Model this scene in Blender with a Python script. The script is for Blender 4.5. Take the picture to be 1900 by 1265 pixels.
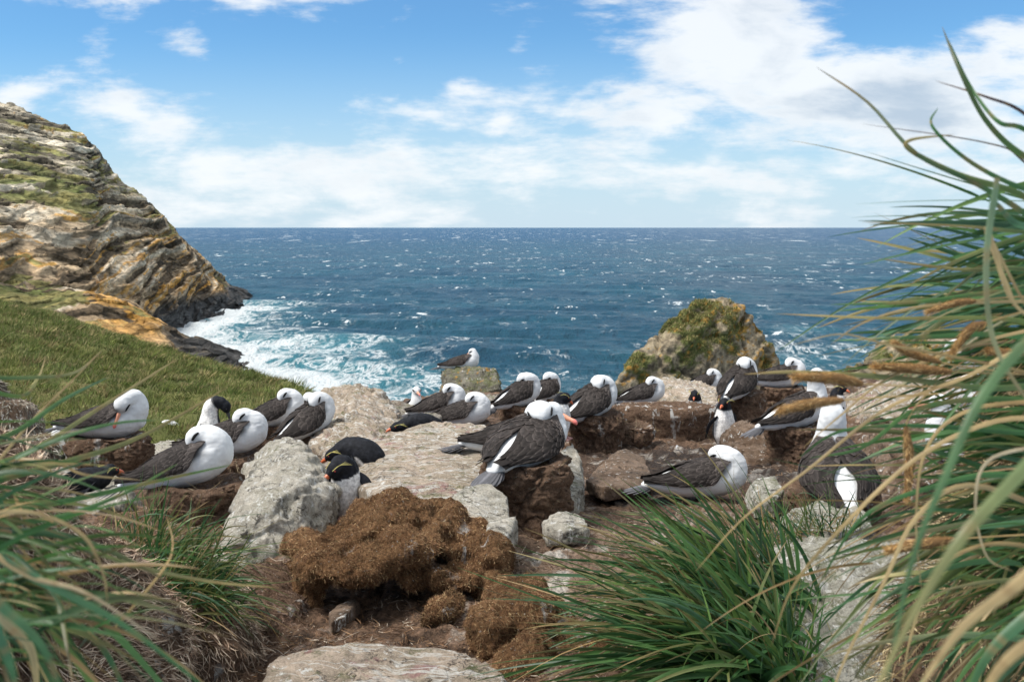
import bpy, bmesh, math, random
import numpy as np
from mathutils import Vector, Matrix

for o in list(bpy.data.objects):
    bpy.data.objects.remove(o)
SC = bpy.context.scene
COL = SC.collection
R = math.radians
rng = np.random.default_rng(7)
random.seed(7)

# ------------------------------------------------------------------ camera
F = 1847.0                      # focal length in photo pixels (35 mm lens)
PITCH = math.atan(210.5 / F)
cam_d = bpy.data.cameras.new("camera")
cam = bpy.data.objects.new("camera", cam_d)
COL.objects.link(cam)
cam.location = (0, 0, 0)
cam.rotation_euler = (math.pi / 2 - PITCH, 0, 0)
cam_d.lens = 35
cam_d.sensor_width = 36
cam_d.clip_start = 0.05
cam_d.clip_end = 120000
cam_d.dof.use_dof = True
cam_d.dof.focus_distance = 6.0
cam_d.dof.aperture_fstop = 9.0
SC.camera = cam
SEA = -30.0

# ------------------------------------------------------------------ world: Nishita sky with clouds
SUN_EL, SUN_AZ = R(58), R(-105)   # azimuth clockwise from +Y
W = bpy.data.worlds.new("World")
SC.world = W
W.use_nodes = True


class NT:
    def __init__(s, tree):
        s.t = tree
        s.n = tree.nodes
        s.l = tree.links

    def node(s, typ, **kw):
        nd = s.n.new(typ)
        for k, v in kw.items():
            setattr(nd, k, v)
        return nd

    def put(s, sock, v):
        if v is None:
            return
        if hasattr(v, "is_linked") or isinstance(v, bpy.types.NodeSocket):
            s.l.new(v, sock)
        else:
            if isinstance(v, (tuple, list)) and len(v) == 3 and sock.type == "RGBA":
                v = (*v, 1)
            sock.default_value = v

    def m(s, op, a, b=None, c=None, clamp=False):
        nd = s.node("ShaderNodeMath", operation=op, use_clamp=clamp)
        s.put(nd.inputs[0], a)
        s.put(nd.inputs[1], b)
        s.put(nd.inputs[2], c)
        return nd.outputs[0]

    def v(s, op, a, b=None, out=0):
        nd = s.node("ShaderNodeVectorMath", operation=op)
        s.put(nd.inputs[0], a)
        s.put(nd.inputs[1], b)
        return nd.outputs[out]

    def rng(s, v, a, b, c=0.0, d=1.0, smooth=True):
        nd = s.node("ShaderNodeMapRange")
        if smooth:
            nd.interpolation_type = "SMOOTHSTEP"
        s.put(nd.inputs["Value"], v)
        for k, x in zip(("From Min", "From Max", "To Min", "To Max"), (a, b, c, d)):
            s.put(nd.inputs[k], x)
        return nd.outputs[0]

    def mix(s, f, a, b, blend="MIX"):
        nd = s.node("ShaderNodeMix", data_type="RGBA", blend_type=blend)
        s.put(nd.inputs["Factor"], f)
        s.put(nd.inputs[6], a)
        s.put(nd.inputs[7], b)
        return nd.outputs[2]

    def noise(s, vec, scale, detail=5, rough=0.55, dist=0.0, out=0):
        nd = s.node("ShaderNodeTexNoise")
        s.put(nd.inputs["Vector"], vec)
        s.put(nd.inputs["Scale"], scale)
        nd.inputs["Detail"].default_value = detail
        nd.inputs["Roughness"].default_value = rough
        nd.inputs["Distortion"].default_value = dist
        return nd.outputs[out]

    def mapping(s, vec, scale=(1, 1, 1), rot=(0, 0, 0), loc=(0, 0, 0)):
        nd = s.node("ShaderNodeMapping")
        s.put(nd.inputs[0], vec)
        nd.inputs["Scale"].default_value = scale
        nd.inputs["Rotation"].default_value = rot
        nd.inputs["Location"].default_value = loc
        return nd.outputs[0]


w = NT(W.node_tree)
w.n.clear()
sky = w.node("ShaderNodeTexSky", sky_type="NISHITA", sun_disc=False)
sky.sun_elevation = SUN_EL
sky.sun_rotation = SUN_AZ
sky.air_density = 1.0
sky.dust_density = 0.3
sky.ozone_density = 2.0
SKY_STRENGTH = 0.10
tc = w.node("ShaderNodeTexCoord")
sx = w.node("ShaderNodeSeparateXYZ")
w.l.new(tc.outputs["Generated"], sx.inputs[0])
ay = w.m("MAXIMUM", w.m("ABSOLUTE", sx.outputs[1]), 0.22)
u = w.m("DIVIDE", sx.outputs[0], ay)
v = w.m("DIVIDE", sx.outputs[2], ay)
uv = w.node("ShaderNodeCombineXYZ")
w.put(uv.inputs[0], u)
w.put(uv.inputs[1], v)
uv = uv.outputs[0]
warp = w.noise(uv, 5.0, 6, 0.6, out=1)
wv = w.v("SCALE", w.v("SUBTRACT", warp, (0.5, 0.5, 0.5)))
wv.node.inputs["Scale"].default_value = 0.075
uvw = w.v("ADD", uv, wv)
BL = [  # px, py, rx, ry, weight : cloud banks of the photograph as directions in the sky
    (1330, 70, 300, 150, .85), (1480, 190, 360, 140, .8), (1185, 195, 170, 110, .55), (1740, 210, 330, 170, .95),
    (1130, 200, 330, 60, .35), (1900, 110, 260, 100, .5), (860, 175, 150, 40, .3),
    (250, 235, 230, 60, .6), (355, 82, 85, 55, .62), (220, -5, 230, 60, .7), (30, 180, 110, 45, .55), (500, 10, 330, 40, .4),
    (640, 300, 620, 70, .36), (1050, 270, 500, 40, .3), (760, 215, 260, 50, .45), (915, 230, 60, 35, .5), (960, 100, 45, 28, .35), (740, 135, 40, 30, .4), (195, 110, 60, 50, .4),
    (1000, 330, 1200, 70, .34), (400, 360, 500, 60, .15), (950, 400, 2500, 50, .22), (1500, 330, 700, 60, .3),
    (700, 110, 420, 100, -.35), (1650, 30, 260, 60, -.45), (60, 90, 260, 70, -.3), (1760, 90, 200, 34, -.25), (560, 175, 200, 45, -.2),
]
acc = None
for px, py, rx, ry, wt in BL:
    c = ((px - 950) / F, (422 - py) / F, 0)
    dlt = w.v("MULTIPLY", w.v("SUBTRACT", uvw, c), (F / rx, F / ry, 0))
    ln = w.v("LENGTH", dlt, out=1)
    g = w.rng(ln, 1.0, 0.0, 0.0, wt)
    acc = g if acc is None else w.m("ADD", acc, g)
up = w.rng(v, 0.28, 0.7, 0.0, 1.1)  # unseen cloud cover above the frame, added as soft fill light
acc = w.m("ADD", acc, up)
sv = w.mapping(uv, scale=(1, 2.1, 1))
n1 = w.noise(sv, 6.0, 12, 0.58, 0.4)
n2 = w.noise(w.mapping(uv, scale=(1, 3.6, 1)), 14.0, 8, 0.6)
dens0 = w.m("ADD", acc, w.m("ADD", w.m("MULTIPLY", w.m("SUBTRACT", n1, 0.5), 2.2), w.m("MULTIPLY", w.m("SUBTRACT", n2, 0.5), 1.5)))
dens = w.rng(dens0, 0.02, 0.74)
shade = w.rng(w.noise(w.mapping(uv, scale=(1, 1.7, 1), loc=(3.1, 0.03, 0)), 7.0, 8, 0.5, 0.3), 0.44, 0.60)
shade2 = w.rng(dens0, 0.55, 1.5)
# thick low bases are greyer, tops brighter
sh = w.m("MULTIPLY", shade, w.m("ADD", w.m("MULTIPLY", shade2, 0.75), 0.12), clamp=True)
ccol = w.mix(sh, (4.45, 4.6, 4.7), (2.1, 2.6, 3.2))
skyc = w.mix(1.0, sky.outputs[0], (0.33, 0.53, 0.67), "MULTIPLY")
pale = w.rng(v, 0.20, -0.01)
skyc = w.mix(w.m("MULTIPLY", pale, 0.85), skyc, (2.95, 3.6, 4.2))
allc = w.mix(w.m("MULTIPLY", dens, 0.9), skyc, ccol)
bg = w.node("ShaderNodeBackground")
w.put(bg.inputs[0], allc)
bg.inputs[1].default_value = SKY_STRENGTH
wo = w.node("ShaderNodeOutputWorld")
w.l.new(bg.outputs[0], wo.inputs[0])

sun_d = bpy.data.lights.new("sun", "SUN")
sun_d.energy = 2.35
sun_d.angle = R(20)
sun_d.color = (1.0, 0.955, 0.89)
sun = bpy.data.objects.new("sun", sun_d)
COL.objects.link(sun)
sdir = Vector((math.sin(SUN_AZ) * math.cos(SUN_EL), math.cos(SUN_AZ) * math.cos(SUN_EL), math.sin(SUN_EL)))
sun.rotation_euler = sdir.to_track_quat("Z", "Y").to_euler()

SC.view_settings.view_transform = "Standard"
SC.view_settings.look = "None"
SC.view_settings.exposure = 1.14
SC.view_settings.gamma = 1
SC.cycles.max_bounces = 6
SC.cycles.diffuse_bounces = 3
SC.cycles.use_denoising = True


# ------------------------------------------------------------------ helpers
def at(px, py, Y):
    """world point on the photo ray (px, py) at forward distance Y"""
    x = (px - 950) / F
    y = (632.5 - py) / F
    c, s = math.cos(PITCH), math.sin(PITCH)
    d = np.array([x, c + y * s, y * c - s])
    return d * (Y / d[1])


def atz(px, py, z):
    d = at(px, py, 1.0)
    return d * (z / d[2])


def hsh(ix, iy, iz, seed):
    h = (ix * 374761393 + iy * 668265263 + iz * 1274126177 + seed * 974711) & 0xFFFFFFFF
    h = ((h ^ (h >> 13)) * 1274126177) & 0xFFFFFFFF
    h = ((h ^ (h >> 16)) * 2246822519) & 0xFFFFFFFF
    return ((h ^ (h >> 15)) & 0xFFFFFF) / float(0xFFFFFF)


def vn(p, seed=0):
    p = np.asarray(p, float)
    i = np.floor(p).astype(np.int64)
    f = p - i
    f = f * f * f * (f * (f * 6 - 15) + 10)
    r = 0
    for a in (0, 1):
        wa = f[:, 0] if a else 1 - f[:, 0]
        for b in (0, 1):
            wb = f[:, 1] if b else 1 - f[:, 1]
            for c in (0, 1):
                wc = f[:, 2] if c else 1 - f[:, 2]
                r = r + wa * wb * wc * hsh(i[:, 0] + a, i[:, 1] + b, i[:, 2] + c, seed)
    return r * 2 - 1


def fbm(p, sc=1.0, oc=4, seed=0, gain=0.5):
    p = np.asarray(p, float) * np.asarray(sc, float)
    a, r, t = 1.0, 0, 0
    for k in range(oc):
        r = r + a * vn(p + k * 17.3, seed + k * 31)
        t += a
        a *= gain
        p = p * 2.03
    return r / t


def sst(x, a, b):
    t = np.clip((x - a) / (b - a), 0, 1)
    return t * t * (3 - 2 * t)


def mesh_np(name, V, Fc, col=None, smooth=True):
    me = bpy.data.meshes.new(name)
    V = np.ascontiguousarray(V, dtype=np.float32)
    Fc = np.ascontiguousarray(Fc, dtype=np.int32)
    k = Fc.shape[1]
    me.vertices.add(len(V))
    me.vertices.foreach_set("co", V.ravel())
    me.loops.add(Fc.size)
    me.loops.foreach_set("vertex_index", Fc.ravel())
    me.polygons.add(len(Fc))
    me.polygons.foreach_set("loop_start", np.arange(0, Fc.size, k, dtype=np.int32))
    me.update(calc_edges=True)
    me.validate()
    if smooth:
        me.polygons.foreach_set("use_smooth", np.ones(len(me.polygons), dtype=bool))
    if col is not None:
        set_col(me, col)
    return me


def set_col(me, col):
    ca = me.color_attributes.get("Col") or me.color_attributes.new("Col", "FLOAT_COLOR", "POINT")
    c = np.ones((len(me.vertices), 4), dtype=np.float32)
    c[:, :3] = col
    ca.data.foreach_set("color", c.ravel())


def getv(me):
    a = np.empty(len(me.vertices) * 3, dtype=np.float32)
    me.vertices.foreach_get("co", a)
    return a.reshape(-1, 3).astype(float)


def getn(me):
    a = np.empty(len(me.vertices) * 3, dtype=np.float32)
    me.vertex_normals.foreach_get("vector", a)
    return a.reshape(-1, 3).astype(float)


def setv(me, V):
    me.vertices.foreach_set("co", np.ascontiguousarray(V, dtype=np.float32).ravel())
    me.update()


def link(name, me, mat, parent=None, recenter=None):
    if recenter is None:
        recenter = parent is None
    V = getv(me)
    o = bpy.data.objects.new(name, me)
    if recenter and len(V):
        c = np.array([V[:, 0].mean(), V[:, 1].mean(), V[:, 2].min()])
        setv(me, V - c)
        o.location = c
    COL.objects.link(o)
    me.name = name
    if mat:
        me.materials.append(mat)
    if parent:
        o.parent = parent
    return o


def tag(o, label=None, cat=None, group=None, kind=None):
    for k, x in (("label", label), ("category", cat), ("group", group), ("kind", kind)):
        if x:
            o[k] = x
    return o


def empty(name, loc, label, cat, group=None):
    o = bpy.data.objects.new(name, None)
    COL.objects.link(o)
    o.location = loc
    o.empty_display_size = 0.1
    return tag(o, label, cat, group)


def grid_faces(nr, nc, off=0):
    i = np.arange(nr - 1)[:, None] * nc + np.arange(nc - 1)[None, :]
    i = i.ravel() + off
    return np.stack([i, i + 1, i + nc + 1, i + nc], 1)


def remesh(V, Fc, vox, smooth_it=3, fac=0.5):
    me = bpy.data.meshes.new("tmp")
    me.from_pydata([tuple(x) for x in V], [], [tuple(f) for f in Fc])
    o = bpy.data.objects.new("tmp", me)
    COL.objects.link(o)
    m = o.modifiers.new("r", "REMESH")
    m.mode = "VOXEL"
    m.voxel_size = vox
    m.use_smooth_shade = True
    if smooth_it:
        s = o.modifiers.new("s", "SMOOTH")
        s.iterations = smooth_it
        s.factor = fac
    dg = bpy.context.evaluated_depsgraph_get()
    dg.update()
    r = bpy.data.meshes.new_from_object(o.evaluated_get(dg))
    bpy.data.objects.remove(o)
    bpy.data.meshes.remove(me)
    return r


_bm = bmesh.new()
bmesh.ops.create_icosphere(_bm, subdivisions=3, radius=1)
ICO_V = np.array([q.co[:] for q in _bm.verts])
ICO_F = np.array([[q.index for q in f.verts] for f in _bm.faces])
_bm.free()


def ellipsoids(lst):
    """lst of (center, 3x3 axes matrix or radii)"""
    Vs, Fs = [], []
    for k, (c, A) in enumerate(lst):
        A = np.asarray(A, float)
        if A.ndim == 1:
            A = np.diag(A)
        Vs.append(ICO_V @ A.T + np.asarray(c))
        Fs.append(ICO_F + k * len(ICO_V))
    return np.concatenate(Vs), np.concatenate(Fs)


def spline(P, n):
    """Catmull-Rom through rows of P, n samples"""
    P = np.asarray(P, float)
    Q = np.vstack([2 * P[0] - P[1], P, 2 * P[-1] - P[-2]])
    t = np.linspace(0, len(P) - 1 - 1e-6, n)
    i = np.floor(t).astype(int)
    f = (t - i)[:, None]
    a, b, c, d = Q[i], Q[i + 1], Q[i + 2], Q[i + 3]
    return 0.5 * ((2 * b) + (-a + c) * f + (2 * a - 5 * b + 4 * c - d) * f ** 2 + (-a + 3 * b - 3 * c + d) * f ** 3)


def tube(P, rad, seg=8, flat=1.0, upv=(0, 0, 1)):
    P = np.asarray(P, float)
    rad = np.asarray(rad, float)
    T = np.gradient(P, axis=0)
    T /= np.linalg.norm(T, axis=1)[:, None] + 1e-9
    S = np.cross(T, np.asarray(upv, float))
    S /= np.linalg.norm(S, axis=1)[:, None] + 1e-9
    U = np.cross(S, T)
    a = np.linspace(0, 2 * np.pi, seg, endpoint=False)
    V = P[:, None] + rad[:, None, None] * (np.cos(a)[None, :, None] * S[:, None] + flat * np.sin(a)[None, :, None] * U[:, None])
    V = V.reshape(-1, 3)
    n = len(P)
    Fs = []
    for i in range(n - 1):
        for j in range(seg):
            k = (j + 1) % seg
            Fs.append((i * seg + j, i * seg + k, (i + 1) * seg + k, (i + 1) * seg + j))
    return V, np.array(Fs)


def join(parts):
    Vs, Fs, o = [], [], 0
    for V, Fc in parts:
        Vs.append(V)
        Fs.append(np.asarray(Fc) + o)
        o += len(V)
    return np.concatenate(Vs), np.concatenate(Fs)


def unit(a):
    a = np.asarray(a, float)
    return a / (np.linalg.norm(a, axis=-1, keepdims=True) + 1e-12)


# ------------------------------------------------------------------ materials
def new_mat(name):
    m = bpy.data.materials.new(name)
    m.use_nodes = True
    t = NT(m.node_tree)
    b = t.n["Principled BSDF"]
    return m, t, b


def attr_mat(name, rough=0.7, var=0.25, vscale=30, bump=0.3, bscale=60, bdist=0.004, spec=0.3, sss=0.0, trans=0.0, stretch=(1, 1, 1)):
    m, t, b = new_mat(name)
    a = t.node("ShaderNodeVertexColor", layer_name="Col").outputs[0]
    oc = t.node("ShaderNodeTexCoord").outputs["Object"]
    oc = t.mapping(oc, scale=stretch)
    n = t.noise(oc, vscale, 6, 0.65)
    f = t.rng(n, 0.25, 0.75, 1 - var, 1 + var, smooth=False)
    c = t.v("SCALE", a)
    t.put(c.node.inputs["Scale"], f)
    t.put(b.inputs["Base Color"], c)
    b.inputs["Roughness"].default_value = rough
    b.inputs["Specular IOR Level"].default_value = spec
    if bump:
        bn = t.node("ShaderNodeBump")
        bn.inputs["Strength"].default_value = bump
        bn.inputs["Distance"].default_value = bdist
        t.put(bn.inputs["Height"], t.noise(oc, bscale, 8, 0.7))
        t.put(b.inputs["Normal"], bn.outputs[0])
    if sss:
        b.inputs["Subsurface Weight"].default_value = sss
        b.inputs["Subsurface Radius"].default_value = (0.01, 0.01, 0.01)
    if trans:
        tr = t.node("ShaderNodeBsdfTranslucent")
        t.put(tr.inputs[0], c)
        mx = t.node("ShaderNodeMixShader")
        mx.inputs[0].default_value = trans
        t.l.new(b.outputs[0], mx.inputs[1])
        t.l.new(tr.outputs[0], mx.inputs[2])
        t.l.new(mx.outputs[0], t.n["Material Output"].inputs[0])
    return m


def rock_mat(name, c1, c2, guano=0.3, moss=0.0, orange=0.0, dark=(0.10, 0.085, 0.07), bump=0.7, veins=0.0, pink=0.0, soil=0.0):
    m, t, b = new_mat(name)
    oc = t.node("ShaderNodeTexCoord").outputs["Object"]
    geo = t.node("ShaderNodeNewGeometry")
    sp = t.node("ShaderNodeSeparateXYZ")
    t.l.new(geo.outputs["Normal"], sp.inputs[0])
    nz = sp.outputs[2]
    n1 = t.noise(oc, 3.0, 12, 0.70, 0.0)
    n2 = t.noise(oc, 26, 8, 0.7)
    n3 = t.noise(oc, 120, 6, 0.75)
    n5 = t.noise(t.mapping(oc, loc=(4, 4, 4)), 9, 9, 0.72)
    c = t.mix(t.rng(n1, 0.40, 0.60), c1, c2)
    c = t.mix(t.rng(n5, 0.50, 0.62, 0, 0.55), c, tuple(x * 0.55 for x in c2))
    c = t.mix(t.rng(n2, 0.52, 0.64, 0, 0.42), c, dark)
    c = t.mix(t.rng(n3, 0.53, 0.63, 0, 0.5), c, dark)
    c = t.mix(t.rng(n3, 0.46, 0.36, 0, 0.55), c, tuple(min(0.75, x * 1.6) for x in c1))
    crk = t.m("ABSOLUTE", t.m("SUBTRACT", t.noise(t.mapping(oc, loc=(7, 1, 2)), 2.6, 7, 0.6, 0.5), 0.47))
    crk = t.rng(crk, 0.006, 0.0)
    c = t.mix(t.m("MULTIPLY", crk, 0.85), c, tuple(x * 0.4 for x in dark))
    if moss:
        nm = t.noise(oc, 7.5, 12, 0.74, 0.0)
        f = t.rng(t.m("ADD", nm, t.m("MULTIPLY", nz, 0.10)), 0.66 - 0.25 * moss, 0.76 - 0.2 * moss, 0, 0.8)
        c = t.mix(f, c, t.mix(n2, (0.055, 0.075, 0.022), (0.20, 0.20, 0.09)))
    if orange:
        no = t.noise(t.mapping(oc, loc=(5, 2, 9)), 9, 8, 0.7, 0.4)
        f = t.rng(no, 0.63 - 0.16 * orange, 0.67 - 0.14 * orange, 0, 0.9)
        c = t.mix(f, c, t.mix(n2, (0.40, 0.16, 0.02), (0.55, 0.33, 0.06)))
    if soil:
        ns = t.noise(t.mapping(oc, loc=(1, 7, 3)), 3.2, 9, 0.65, 0.4)
        f = t.rng(ns, 0.62 - 0.25 * soil, 0.74 - 0.25 * soil, 0, 0.85)
        c = t.mix(f, c, t.mix(n2, (0.07, 0.042, 0.026), (0.16, 0.10, 0.06)))
    if pink:
        npk = t.noise(t.mapping(oc, loc=(3, 3, 3)), 4.5, 7, 0.7, 0.8)
        c = t.mix(t.rng(npk, 0.58, 0.66, 0, pink), c, (0.30, 0.10, 0.13))
    if veins:
        nv = t.noise(t.mapping(oc, scale=(1.1, 7, 2.5), rot=(0, 0, R(48))), 1.6, 5, 0.55, 0.3)
        f = t.rng(t.m("ABSOLUTE", t.m("SUBTRACT", nv, 0.5)), 0.022, 0.004, 0, veins)
        c = t.mix(f, c, (0.70, 0.68, 0.63))
    if guano:
        ng = t.noise(t.mapping(oc, scale=(1, 1, 0.4)), 22, 10, 0.75, 0.0)
        nb = t.noise(t.mapping(oc, loc=(9, 4, 1)), 3.0, 6, 0.65)
        f = t.m("MULTIPLY", t.rng(ng, 0.60 - 0.07 * guano, 0.66 - 0.06 * guano), t.rng(nb, 0.52 - 0.2 * guano, 0.64 - 0.2 * guano))
        n4 = t.noise(oc, 45, 5, 0.7)
        f2 = t.m("MULTIPLY", t.rng(n4, 0.66, 0.70), t.rng(nb, 0.40, 0.60))
        c = t.mix(t.m("MAXIMUM", f, t.m("MULTIPLY", f2, 0.8)), c, (0.74, 0.73, 0.69))
    c = t.mix(t.rng(n5, 0.44, 0.36, 0, 0.5), c, tuple(min(0.8, x * 1.45) for x in c1)) if not orange else c
    t.put(b.inputs["Base Color"], c)
    b.inputs["Roughness"].default_value = 0.85
    b.inputs["Specular IOR Level"].default_value = 0.25
    h = t.m("ADD", t.m("MULTIPLY", t.noise(oc, 9, 12, 0.75), 1.6), t.m("MULTIPLY", n3, 0.35))
    h = t.m("SUBTRACT", h, t.m("MULTIPLY", crk, 0.3))
    bn = t.node("ShaderNodeBump")
    bn.inputs["Strength"].default_value = 1.0
    bn.inputs["Distance"].default_value = 0.05 * bump
    t.put(bn.inputs["Height"], h)
    t.put(b.inputs["Normal"], bn.outputs[0])
    return m


def mud_mat(name, c1, c2, guano=0.3, speck=True, bump=1.0, wet=0.0, fib=False):
    m, t, b = new_mat(name)
    oc = t.node("ShaderNodeTexCoord").outputs["Object"]
    n1 = t.noise(oc, 4.0, 8, 0.65, 0.3)
    n2 = t.noise(oc, 38, 9, 0.75)
    c = t.mix(t.rng(n1, 0.35, 0.65), c1, c2)
    n6 = t.noise(oc, 130, 6, 0.75)
    c = t.mix(t.rng(n2, 0.50, 0.62, 0, 0.75), c, tuple(x * 0.3 for x in c1))
    c = t.mix(t.rng(n2, 0.47, 0.38, 0, 0.45), c, tuple(min(1, x * 1.7) for x in c2))
    c = t.mix(t.rng(n6, 0.54, 0.64, 0, 0.6), c, tuple(x * 0.35 for x in c1))
    c = t.mix(t.rng(n6, 0.44, 0.36, 0, 0.5), c, tuple(min(1, x * 1.9) for x in c2))
    if fib:
        nf = t.noise(t.mapping(oc, scale=(1, 1, 0.25)), 90, 5, 0.7)
        c = t.mix(t.rng(nf, 0.55, 0.68, 0, 0.5), c, tuple(min(1, x * 1.9) for x in c2))
    if speck:
        ns = t.noise(oc, 75, 3, 0.6)
        c = t.mix(t.rng(ns, 0.67, 0.71, 0, 0.8), c, (0.55, 0.50, 0.43))
    if guano:
        ng = t.noise(t.mapping(oc, scale=(1, 1, 0.18)), 16, 6, 0.6, 0.5)
        nb = t.noise(t.mapping(oc, loc=(9, 4, 1)), 3.4, 5, 0.6)
        f = t.m("MULTIPLY", t.rng(ng, 0.56, 0.62), t.rng(nb, 0.60 - 0.2 * guano, 0.68 - 0.2 * guano))
        c = t.mix(t.m("MULTIPLY", f, 0.9), c, (0.70, 0.68, 0.64))
    t.put(b.inputs["Base Color"], c)
    b.inputs["Roughness"].default_value = 0.9 - 0.4 * wet
    b.inputs["Specular IOR Level"].default_value = 0.15 + 0.4 * wet
    h = t.m("ADD", t.noise(oc, 14, 12, 0.78), t.m("MULTIPLY", n2, 0.5))
    bn = t.node("ShaderNodeBump")
    bn.inputs["Strength"].default_value = bump
    bn.inputs["Distance"].default_value = 0.06
    t.put(bn.inputs["Height"], h)
    t.put(b.inputs["Normal"], bn.outputs[0])
    return m


M = {}
M["pale"] = rock_mat("pale_rock", (0.53, 0.485, 0.41), (0.40, 0.37, 0.30), guano=0.8, moss=0.12, veins=0.3)
M["tan"] = rock_mat("tan_rock", (0.48, 0.385, 0.30), (0.37, 0.305, 0.225), guano=0.6, moss=0.12, veins=0.75, pink=0.5)
M["grey"] = rock_mat("grey_rock", (0.38, 0.34, 0.29), (0.27, 0.24, 0.195), guano=0.4, moss=0.3, soil=0.3)
M["brown"] = rock_mat("soiled_rock", (0.27, 0.19, 0.135), (0.17, 0.12, 0.085), guano=0.5, soil=0.6)
M["lichen"] = rock_mat("lichen_rock", (0.26, 0.24, 0.19), (0.17, 0.16, 0.12), guano=0.35, moss=0.6, orange=0.3)
M["mossy"] = rock_mat("mossy_rock", (0.46, 0.44, 0.37), (0.32, 0.31, 0.25), guano=0.9, moss=0.3)
M["mud"] = mud_mat("nest_mud", (0.155, 0.098, 0.066), (0.235, 0.150, 0.100), guano=0.25)
M["mudw"] = mud_mat("nest_mud_streaked", (0.155, 0.098, 0.066), (0.235, 0.150, 0.100), guano=0.85)
M["peat"] = mud_mat("peat", (0.155, 0.078, 0.036), (0.26, 0.145, 0.07), guano=0.3, fib=True)
M["fibre"] = attr_mat("fibre", 0.9, 0.2, 40, 0, spec=0.1)
M["grass"] = attr_mat("grass_blade", 0.42, 0.16, 22, 0.15, 60, spec=0.45, trans=0.38)
M["turf"] = attr_mat("turf", 0.85, 0.3, 12, 0.5, 30, spec=0.1, trans=0.12)
M["white"] = attr_mat("white_plumage", 0.75, 0.05, 60, 0.35, 90, 0.004, spec=0.2, sss=0.0, stretch=(0.5, 1, 1))
M["dark"] = attr_mat("dark_plumage", 0.75, 0.30, 70, 0.3, 160, 0.002, spec=0.10, stretch=(0.25, 1, 1))
M["horn"] = attr_mat("bill_horn", 0.35, 0.08, 40, 0.1, spec=0.5)
M["black"] = attr_mat("black_plumage", 0.7, 0.5, 60, 0.9, 110, 0.006, spec=0.15)

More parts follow.
